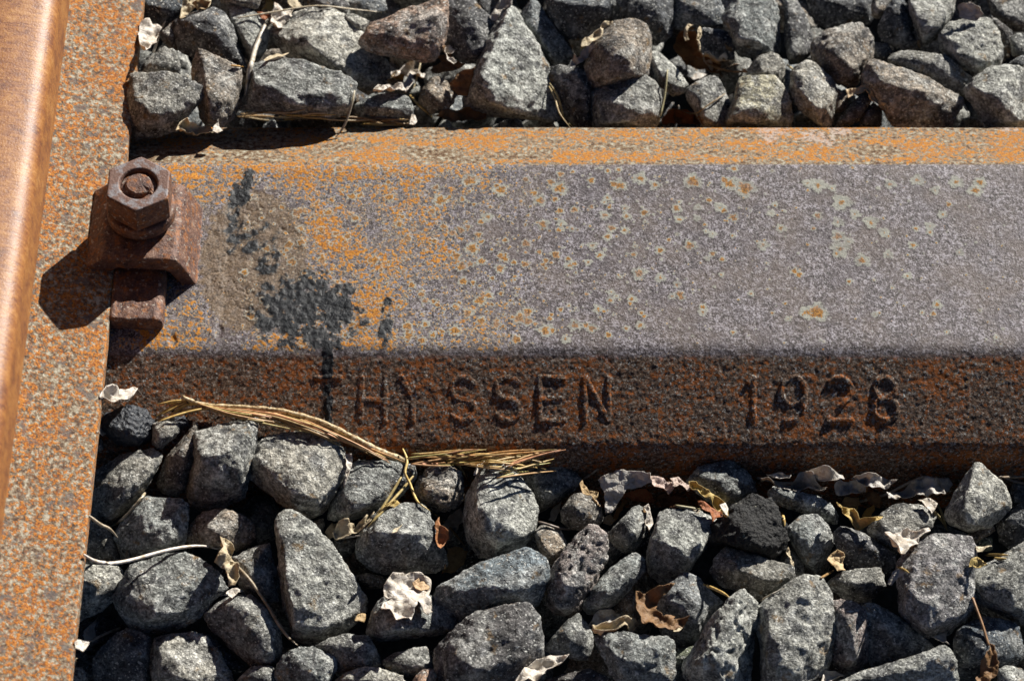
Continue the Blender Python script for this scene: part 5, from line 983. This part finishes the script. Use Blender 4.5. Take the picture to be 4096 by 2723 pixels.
leaf('E', [(1755, 210), (1830, 165), (1900, 140), (2000, 150), (2110, 165), (2120, 230), (2020, 260), (1950, 270), (1900, 350), (1850, 430), (1805, 432), (1800, 300)], GREYL, 'broad faded leaf with holes in the shade of the sleeper lip', -0.1, .06, .08, [(2100, 200), (1960, 250), (1850, 290)], up=0.6, off=0.014)
leaf('E', [(1785, 245), (1840, 240), (1892, 243), (1880, 290), (1850, 345), (1810, 350)], CREAM, 'folded cream flap lying on the broad faded leaf', 0.7, .12, .15, off=0.010)
leaf('E', [(1805, 395), (1850, 350), (1880, 400), (1840, 430), (1808, 438)], WHITE, 'white leaf corner below the folded cream flap', 0.9, .1, .1, off=0.010)
leaf('E', [(1630, 235), (1650, 210), (1680, 255), (1690, 285), (1755, 300), (1740, 345), (1700, 320), (1650, 300)], TAN, 'torn tan leaf with ragged edge beside the broad faded leaf', 0.6, .1, .15, [(1720, 330), (1765, 385)], off=0.008)
leaf('E', [(2085, 170), (2130, 185), (2190, 210), (2240, 240), (2255, 285), (2225, 320), (2180, 285), (2130, 260), (2115, 215)], (0.60, 0.48, 0.44), 'pinkish curled leaf on the litter under the sleeper lip', 0.8, .2, .25, off=0.018)
leaf('E', [(2240, 200), (2300, 185), (2345, 230), (2400, 260), (2359, 290), (2300, 250), (2250, 270)], (0.62, 0.52, 0.48), 'pinkish wavy leaf next to the curled yellow leaf strip under the sleeper lip', 0.8, .2, .25, off=0.018)
leaf('E', [(1905, 318), (1960, 290), (2020, 275), (2080, 270), (2150, 340), (2120, 365), (2040, 360), (1980, 345)], RUSTY, 'rust red leaf below the pinkish curled leaf', 0.4, .12, .15, off=0.008)
leaf('E', [(1930, 335), (1960, 350), (1900, 430), (1870, 490), (1835, 520), (1870, 430)], BRN, 'brown leaf strip hanging beside a faceted stone' + V_, 0.2, .1, .1)
leaf('E', [(655, 500), (685, 460), (690, 520), (740, 560), (750, 610), (690, 680), (660, 640)], (0.45, 0.2, 0.08), 'orange brown leaf in the gap beside the bright ledge stone', 0.4, .1, .15)
leaf('E', [(690, 540), (760, 440), (830, 400), (850, 470), (800, 560), (720, 640)], GREYL, 'greyish leaf deep in the gap left of the egg shaped stone', 0.3, .1, .1)
leaf('E', [(740, 680), (790, 660), (880, 690), (850, 780), (790, 830), (700, 840), (730, 760)], TAN, 'tan leaf deep in the gap below the egg shaped stone', 0.2, .12, .12)
leaf('E', [(1420, 480), (1450, 400), (1510, 350), (1500, 420), (1460, 490)], GREYL, 'greyish leaf scrap in the gap right of the egg shaped stone', 0.3, .1, .1)
leaf('E', [(2055, 400), (2090, 380), (2110, 450), (2130, 500), (2100, 560), (2065, 490), (2090, 460)], WHITE, 'small pale twisted leaf beside the bright square topped stone', 0.6, .15, .2)
leaf('E', [(915, 180), (940, 110), (1010, 95), (970, 130), (935, 175)], WHITE, 'small white leaf on the shoulder of the egg shaped stone', 0.8, .1, .15)
leaf('E', [(110, 1160), (140, 1110), (190, 1110), (180, 1170)], TAN, 'small tan scrap below the tall wedge slab', 0.6)
leaf('F', [(80, 252), (130, 250), (200, 290), (260, 330), (310, 360), (365, 385), (372, 440), (355, 470), (300, 440), (240, 370), (180, 330), (110, 300)], YEL, 'curled yellow leaf strip lying on the lumpy grey stone under the sleeper lip', 0.6, .15, .25, off=0.004)
leaf('F', [(150, 362), (200, 365), (250, 395), (320, 420), (325, 465), (285, 470), (258, 498), (235, 440), (180, 400)], RUSTY, 'small rust red lobed leaf below the curled yellow strip', 0.7, .12, .15, name='oak_leaf', off=0.004)
leaf('F', [(305, 380), (345, 362), (368, 400), (360, 460), (330, 420)], WHITE, 'white leaf tip at the end of the curled yellow strip', 0.9, .1, .1, off=0.007)
leaf('F', [(575, 190), (620, 182), (700, 215), (790, 240), (850, 165), (890, 175), (950, 230), (1025, 275), (990, 290), (900, 275), (780, 268), (640, 240), (590, 225)], GREYL, 'grey oak leaf in the shade under the sleeper lip above the thin long stone', 0.2, .28, .35, [(560, 195), (720, 230), (850, 230)], name='oak_leaf', up=0.7, off=0.014)
leaf('F', [(890, 150), (960, 140), (1060, 150), (1140, 170), (1150, 200), (1070, 225), (1000, 215), (950, 190)], GREYL, 'second faded leaf in shade behind the grey oak leaf under the lip', 0.1, .28, .35, up=0.7, off=0.014)
leaf('F', [(620, 180), (700, 160), (790, 180), (780, 200), (690, 205)], GREYL, 'narrow faded leaf in shade behind the grey oak leaf', 0.0, .28, .35, up=0.7, off=0.014)
leaf('F', [(1075, 260), (1120, 220), (1200, 215), (1290, 260), (1290, 300), (1200, 300), (1140, 320), (1090, 310)], GREYL, 'bluish grey leaf under the sleeper lip above the yellow leaf scraps', 0.1, .28, .35, up=0.7, off=0.014)
leaf('F', [(1190, 215), (1300, 190), (1420, 200), (1500, 230), (1440, 280), (1330, 290), (1260, 250)], GREYL, 'crumpled shaded leaf between the bluish leaf and the broad grey leaf under the lip', 0.1, .28, .35, up=0.7, off=0.014)
leaf('F', [(1420, 330), (1500, 280), (1580, 235), (1690, 185), (1790, 220), (1812, 290), (1815, 350), (1790, 330), (1700, 335), (1600, 320), (1520, 345), (1430, 385)], GREYL, 'broad grey leaf with a pale midrib under the sleeper lip', 0.15, .28, .35, [(1250, 355), (1420, 310), (1560, 240), (1680, 185)], up=0.7, off=0.014)
leaf('F', [(1090, 370), (1130, 400), (1190, 390), (1230, 440), (1245, 480), (1310, 490), (1400, 470), (1350, 515), (1290, 530), (1230, 540), (1190, 490), (1130, 440)], YEL, 'yellow leaf scraps spilling over a grey stone below the shaded leaves', 0.5, .2, .25, [(1240, 330), (1230, 440), (1260, 500)], off=0.008)
leaf('F', [(1265, 455), (1300, 400), (1345, 378), (1355, 410), (1320, 470), (1285, 480)], (0.5, 0.3, 0.08), 'small amber leaf standing among the yellow leaf scraps', 0.4, .1, .15, off=0.008)
leaf('F', [(1395, 602), (1440, 575), (1500, 560), (1570, 540), (1640, 560), (1725, 555), (1700, 590), (1640, 615), (1640, 655), (1580, 680), (1530, 750), (1508, 740), (1500, 680), (1440, 655)], WHITE, 'white torn leaf between two grey stones right of the dark sharp block', 0.8, .2, .25, off=0.003)
leaf('F', [(1440, 910), (1470, 830), (1540, 790), (1560, 830), (1500, 880), (1465, 920)], GREYL, 'grey leaf scrap in the gap left of the purplish smooth stone', 0.3, .1, .1)
leaf('F', [(1025, 755), (1060, 710), (1090, 698), (1130, 720), (1150, 790), (1150, 830), (1100, 830), (1075, 790)], (0.68, 0.52, 0.30), 'small tan curled leaf like a shell beside the dark sharp edged block', 0.9, .12, .3, off=0.006)
leaf('F', [(2118, 1322), (2150, 1340), (2165, 1400), (2182, 1450), (2172, 1530), (2100, 1595), (2040, 1580), (2030, 1545), (2070, 1500), (2060, 1440), (2110, 1380)], BRN, 'hanging dry brown leaf folded along its stalk', 0.5, .15, .25, [(2013, 1005), (2040, 1080), (2080, 1190), (2120, 1325)], off=0.008)
leaf('F', [(1735, 1272), (1790, 1250), (1838, 1235), (1835, 1290), (1855, 1325), (1800, 1310)], WHITE, 'small white leaf between the ridged stone and the dark stone', 0.9, .12, .2)
leaf('F', [(980, 1590), (1010, 1492), (1040, 1500), (1085, 1505), (1150, 1530), (1090, 1545), (1040, 1590)], WHITE, 'white leaf scrap between the big upright stone and the wide smooth stone', 0.9, .2, .2)
leaf('F', [(1985, 800), (2000, 745), (2040, 730), (2110, 780), (2060, 805), (2010, 790)], YEL, 'pale yellow leaf corner right of the purplish smooth stone', 0.6, .12, .15)
leaf('F', [(2030, 660), (2080, 660), (2145, 650), (2080, 690), (2040, 700)], CREAM, 'cream leaf sliver above the pale yellow leaf corner', 0.8)
leaf('F', [(0, 1190), (60, 1150), (98, 1145), (70, 1190), (30, 1235), (-10, 1240)], CREAM, 'curled cream leaf tip left of the holed tall stone', 0.6, .12, .2)
leaf('F', [(755, 690), (770, 660), (790, 720), (805, 800), (780, 770)], CREAM, 'narrow cream leaf sliver beside the mossy black stone', 0.7)

leaf('E', [(2130, 330), (2200, 300), (2290, 330), (2359, 370), (2330, 420), (2250, 390), (2180, 380)], DKB, 'dark brown leaf under the pinkish wavy leaf by the sleeper lip', 0.4, .12, .2, off=0.004)
leaf('E', [(1880, 470), (1840, 520), (1790, 500), (1800, 460), (1840, 440)], (0.5, 0.42, 0.3), 'small dry scrap below the white leaf corner', 0.6, .12, .2)
leaf('F', [(1150, 330), (1230, 320), (1260, 370), (1200, 400), (1120, 380)], TAN, 'tan leaf between the bluish leaf and the yellow leaf scraps', 0.5, .15, .2, up=0.5, off=0.004)
leaf('F', [(1640, 350), (1720, 340), (1770, 380), (1740, 440), (1700, 400)], WHITE, 'bright folded leaf edge below the broad grey leaf', 0.9, .15, .2, off=0.004)
leaf('F', [(1290, 300), (1360, 290), (1400, 330), (1390, 400), (1340, 380), (1300, 350)], BRN, 'brown leaf beside the pale midrib leaf under the lip', 0.3, .15, .2, up=0.6, off=0.004)
leaf('F', [(1760, 200), (1850, 195), (1880, 240), (1840, 300), (1800, 260)], GREYL, 'torn grey leaf between the broad grey leaf and the peaked pale stone', 0.2, .12, .15, up=0.9, off=0.004)
leaf('E', [(380, 540), (440, 505), (400, 560), (360, 575)], CREAM, 'tiny cream fleck on the bright ledge stone', 0.7, .1, .1)

# stalks, straws and thin twigs
def straw(t, pts, label, color=(0.55, 0.44, 0.28), rad=0.0008, lift=0.0015, name='grass_straw', group='dry straws and stalks'): return needle(tp(t, pts), label, group, color, rad, lift, None, None, name, 'straw')
straw('A', [(1600, 122), (1850, 80), (2130, 40), (2380, 62), (2600, 85)], 'long pale straw lying across stones behind the sleeper', (0.62, 0.55, 0.42), 0.0006)
straw('A', [(1800, 130), (1760, 230), (1720, 330), (1700, 410), (1680, 480), (1668, 560), (1655, 640)], 'whitish knobbly twig between the narrow pale stone and the wide blocky stone', (0.62, 0.58, 0.50), 0.0016)
straw('A', [(1115, 140), (1085, 200), (1060, 270), (1035, 350)], 'thin straw beside the bleached leaf at the rail foot', (0.6, 0.52, 0.4), 0.0007)
straw('A', [(2390, 610), (2370, 700), (2340, 800), (2300, 880), (2260, 925)], 'bent pale straw hanging over the sleeper shoulder', (0.66, 0.60, 0.45), 0.0008, 0.002)
straw('A', [(1555, 440), (1600, 445), (1645, 450)], 'short orange needle on the upright brownish stone', (0.55, 0.30, 0.06), 0.0006)
straw('B', [(1430, 560), (1480, 640), (1510, 730), (1530, 800), (1585, 855)], 'pale double needle running down the right side of the triangular stone', (0.62, 0.50, 0.24), 0.0007)
straw('B', [(1425, 580), (1465, 660), (1495, 760), (1570, 860)], 'second needle beside the double needle by the triangular stone', (0.55, 0.42, 0.2), 0.0006)
straw('B', [(2225, 470), (2205, 640), (2185, 740), (2165, 825)], 'greenish straw standing beside the leaning grey block', (0.42, 0.38, 0.22), 0.0007)
straw('B', [(490, 640), (540, 700), (590, 745), (635, 788)], 'yellow needle pair beside the small pointed stone', STRAW, 0.0008)
straw('B', [(560, 420), (535, 520), (510, 600)], 'upright straw in the crumpled whitish leaf', (0.5, 0.42, 0.25), 0.0006)
straw('B', [(1640, 330), (1680, 290), (1745, 280)], 'short yellow needle beside the smooth rounded upright stone', STRAW, 0.0008)
straw('C', [(345, 630), (240, 700), (135, 765), (25, 735)], 'thin brown stalk across the angular grey stone', (0.32, 0.22, 0.10), 0.0005)
straw('C', [(758, 435), (780, 450), (805, 468)], 'short cream needle beside the narrow dark upright stone', (0.6, 0.5, 0.3), 0.0008)
straw('D', [(565, 712), (650, 758), (760, 770), (900, 745), (1080, 695), (1250, 660), (1380, 655), (1472, 678)], 'long bleached leaf stalk bending from the rail foot to the crumpled leaf', (0.70, 0.64, 0.58), 0.0010, 0.002, 'leaf_stalk')
straw('D', [(1560, 750), (1680, 880), (1800, 1050), (1870, 1170), (1940, 1265), (2005, 1322)], 'thin stalk running down from the crumpled leaf between stones', (0.46, 0.38, 0.27), 0.0010, 0.002, 'leaf_stalk')
straw('D', [(1000, 268), (930, 360), (860, 440), (790, 500), (730, 528)], 'pale fibrous stem between two grey stones near the rail foot', (0.55, 0.47, 0.33), 0.0009)
straw('D', [(600, 450), (680, 510), (740, 540), (795, 600)], 'frayed straw at the rail foot', (0.55, 0.47, 0.36), 0.0009)
straw('E', [(440, 0), (470, 80), (455, 160), (490, 240), (520, 320), (560, 375), (650, 430)], 'long yellow grass blade winding beside the holed stone', (0.58, 0.43, 0.16), 0.0008)
straw('E', [(520, 170), (440, 270), (350, 370), (250, 480), (200, 530)], 'straight yellow straw from the needles to the bright ledge stone', (0.60, 0.47, 0.20), 0.0008)
straw('E', [(430, 190), (370, 290), (300, 400), (220, 510)], 'second straw parallel to the straight yellow straw', (0.50, 0.40, 0.18), 0.0008)
straw('E', [(640, 60), (700, 40), (780, 90), (830, 130), (870, 200)], 'curved pale grass blade above the holed stone', (0.60, 0.50, 0.30), 0.0009)
straw('E', [(0, 610), (70, 595), (150, 585)], 'short white straw on the small grey stone by the tall wedge slab', (0.7, 0.66, 0.6), 0.0007)
straw('E', [(1350, 490), (1420, 510), (1500, 535), (1575, 543)], 'dark thin twig above the small brown stone', (0.12, 0.09, 0.07), 0.0008)
straw('E', [(640, 430), (720, 490), (800, 580), (860, 660)], 'brown straw in the gap between the ledge stone and the egg shaped stone', (0.4, 0.28, 0.12), 0.0007)
straw('E', [(1660, 200), (1710, 170), (1755, 135)], 'short grey straw above the torn tan leaf', (0.45, 0.42, 0.38), 0.0007)
straw('F', [(0, 320), (80, 370), (170, 405)], 'brown needle under the rust red lobed leaf', (0.40, 0.33, 0.18), 0.0008)
straw('F', [(0, 380), (90, 395), (200, 410)], 'olive needle beside the brown needle under the red leaf', (0.35, 0.31, 0.18), 0.0008)
straw('F', [(730, 425), (738, 470), (745, 525)], 'short golden needle right of the mossy black stone', STRAW, 0.0010)
straw('F', [(1590, 310), (1680, 370), (1760, 430), (1810, 490), (1840, 550)], 'olive needle pair below the broad grey leaf', (0.34, 0.29, 0.15), 0.0009)
straw('F', [(1760, 350), (1800, 420), (1840, 545)], 'olive needle left of the peaked pale stone', (0.34, 0.29, 0.15), 0.0008)
straw('F', [(200, 912), (270, 940), (330, 970), (375, 1000)], 'golden needle beside the pyramid shaped stone', STRAW, 0.0009)
straw('F', [(985, 872), (1040, 840), (1080, 815)], 'brown stalk of the small shell like leaf', (0.36, 0.22, 0.09), 0.0008)
straw('F', [(2095, 715), (2170, 712), (2255, 715)], 'brown needle right of the purplish smooth stone', (0.45, 0.32, 0.12), 0.0008)
straw('F', [(2160, 735), (2200, 740), (2240, 738)], 'short golden needle beside the brown needle by the purplish stone', STRAW, 0.0008)
straw('F', [(1505, 795), (1545, 810), (1585, 835)], 'short golden needle left of the purplish smooth stone', STRAW, 0.0008)
straw('F', [(1300, 250), (1298, 280), (1297, 310)], 'tiny orange stalk among the shaded leaves under the lip', (0.5, 0.25, 0.08), 0.0008)
straw('F', [(580, 1025), (640, 990), (740, 940)], 'thin pale straw between the long slanted stone and the big upright stone', (0.6, 0.55, 0.45), 0.0006)
straw('F', [(2200, 180), (2280, 215), (2420, 245)], 'dark stalk in the shade under the sleeper lip', (0.3, 0.25, 0.2), 0.0008)
straw('F', [(2190, 190), (2300, 190), (2420, 180)], 'second dark stalk in the shade under the lip', (0.26, 0.2, 0.14), 0.0008)

# the pine twig with its needles
fv = 1024.0 / 2359.0
def fp(*pts): return [(a * fv, b * fv) for a, b in pts]
STEM = fp((422, 914), (470, 931), (560, 937), (650, 946), (740, 971), (820, 1010), (880, 1040), (930, 1058))
sq = drape(STEM, 0.0045, 6); twig = link('pine_twig', None, loc=sq[0]); c0 = sq[0].copy()
tag(twig, 'dry bent pine twig with straw yellow needles lying along the sleeper front', 'twig')
m = len(sq); tube('stem', [p - c0 for p in sq], [0.0010 + 0.0008 * i / m + 0.0003 * (i % 3 == 0) for i in range(m)], 'bark', twig, None, 8)
for i in range(2, m, 2):                    # scale bumps along the stem
    p = sq[i] - c0; d = (sq[min(m - 1, i + 1)] - sq[i - 1]).normalized()
    sd = d.cross(-FWD).normalized() * (1 if (i // 2) % 2 else -1)
    o = tube('bud_scale', [p + sd * 0.0010, p + sd * 0.0024 + d * 0.0012], [0.0007, 0.0003], 'straw', twig); o.color = (0.10, 0.07, 0.05, 1)
rd = random.Random(21)
def stem_at(t):
    x = t * (len(STEM) - 1); i = min(len(STEM) - 2, int(x)); f = x - i
    return (STEM[i][0] * (1 - f) + STEM[i + 1][0] * f, STEM[i][1] * (1 - f) + STEM[i + 1][1] * f)
for k in range(13):                         # tuft at the tip, swept back to the left
    a = stem_at(rd.uniform(0.05, 0.25)); e = (rd.uniform(352, 405) * fv, rd.uniform(928, 972) * fv)
    needle([a, ((a[0] + e[0]) / 2, (a[1] + e[1]) / 2 - rd.uniform(0, 2.5)), e], None, None, STRAW, 0.0007, rd.uniform(.001, .004), twig, c0)
for k in range(46):                         # needles below the stem, combed along it
    t0 = rd.uniform(0.05, 0.55); t1 = min(1.04, t0 + rd.uniform(0.3, 0.5)); a, b = stem_at(t0), stem_at(min(1, t1)); mid_ = stem_at((t0 + min(1, t1)) / 2)
    dn = rd.uniform(1.5, 15) * (1 - 0.6 * t1 if t1 > .7 else 1)
    needle([(a[0], a[1] + 1), (mid_[0] - 2, mid_[1] + dn * 0.8), (b[0] + rd.uniform(-6, 3), b[1] + dn)], None, None, (STRAW[0] * rd.uniform(.7, 1.05), STRAW[1] * rd.uniform(.65, 1), STRAW[2]), 0.0006, rd.uniform(.0008, .004), twig, c0)
# loose needles heaped right of the twig
for k in range(54):
    x0 = rd.uniform(420, 1250); L_ = rd.uniform(180, 430); sl_ = rd.uniform(-0.25, 0.14) - (0.22 if x0 > 1000 else 0); y0 = rd.uniform(30, 125) + (rd.uniform(0, 90) if x0 > 1050 else 0); x1 = min(1600, x0 + L_); y1 = y0 + sl_ * L_
    y1 = max(5, y1)
    needle(tp('E', [(x0, y0), ((x0 + x1) / 2, (y0 + y1) / 2 - rd.uniform(-8, 14)), (x1, y1)]), 'straw yellow pine needle in the loose heap right of the pine twig', 'pine needles heaped against the sleeper front', (STRAW[0] * rd.uniform(.7, 1.1), STRAW[1] * rd.uniform(.65, 1.05), STRAW[2]), 0.00055, rd.uniform(.002, .011))
# needles on the far shoulder of the sleeper
for k in range(26):
    x0 = rd.uniform(1560, 2700); L_ = rd.uniform(120, 380); y0 = 750 + (x0 - 1560) * 0.07 + rd.uniform(-25, 35); y1 = y0 + rd.uniform(-.12, .16) * L_
    needle(tp('A', [(x0, y0), (x0 + L_ / 2, (y0 + y1) / 2 + rd.uniform(-12, 12)), (x0 + L_, min(y1, 850))]), 'dry needle in the litter along the far edge of the sleeper', 'needles along the far edge of the sleeper', rd.choice([STRAW, (0.5, 0.4, 0.25), (0.12, 0.09, 0.07), (0.3, 0.2, 0.1)]), 0.0006, 0.0012)
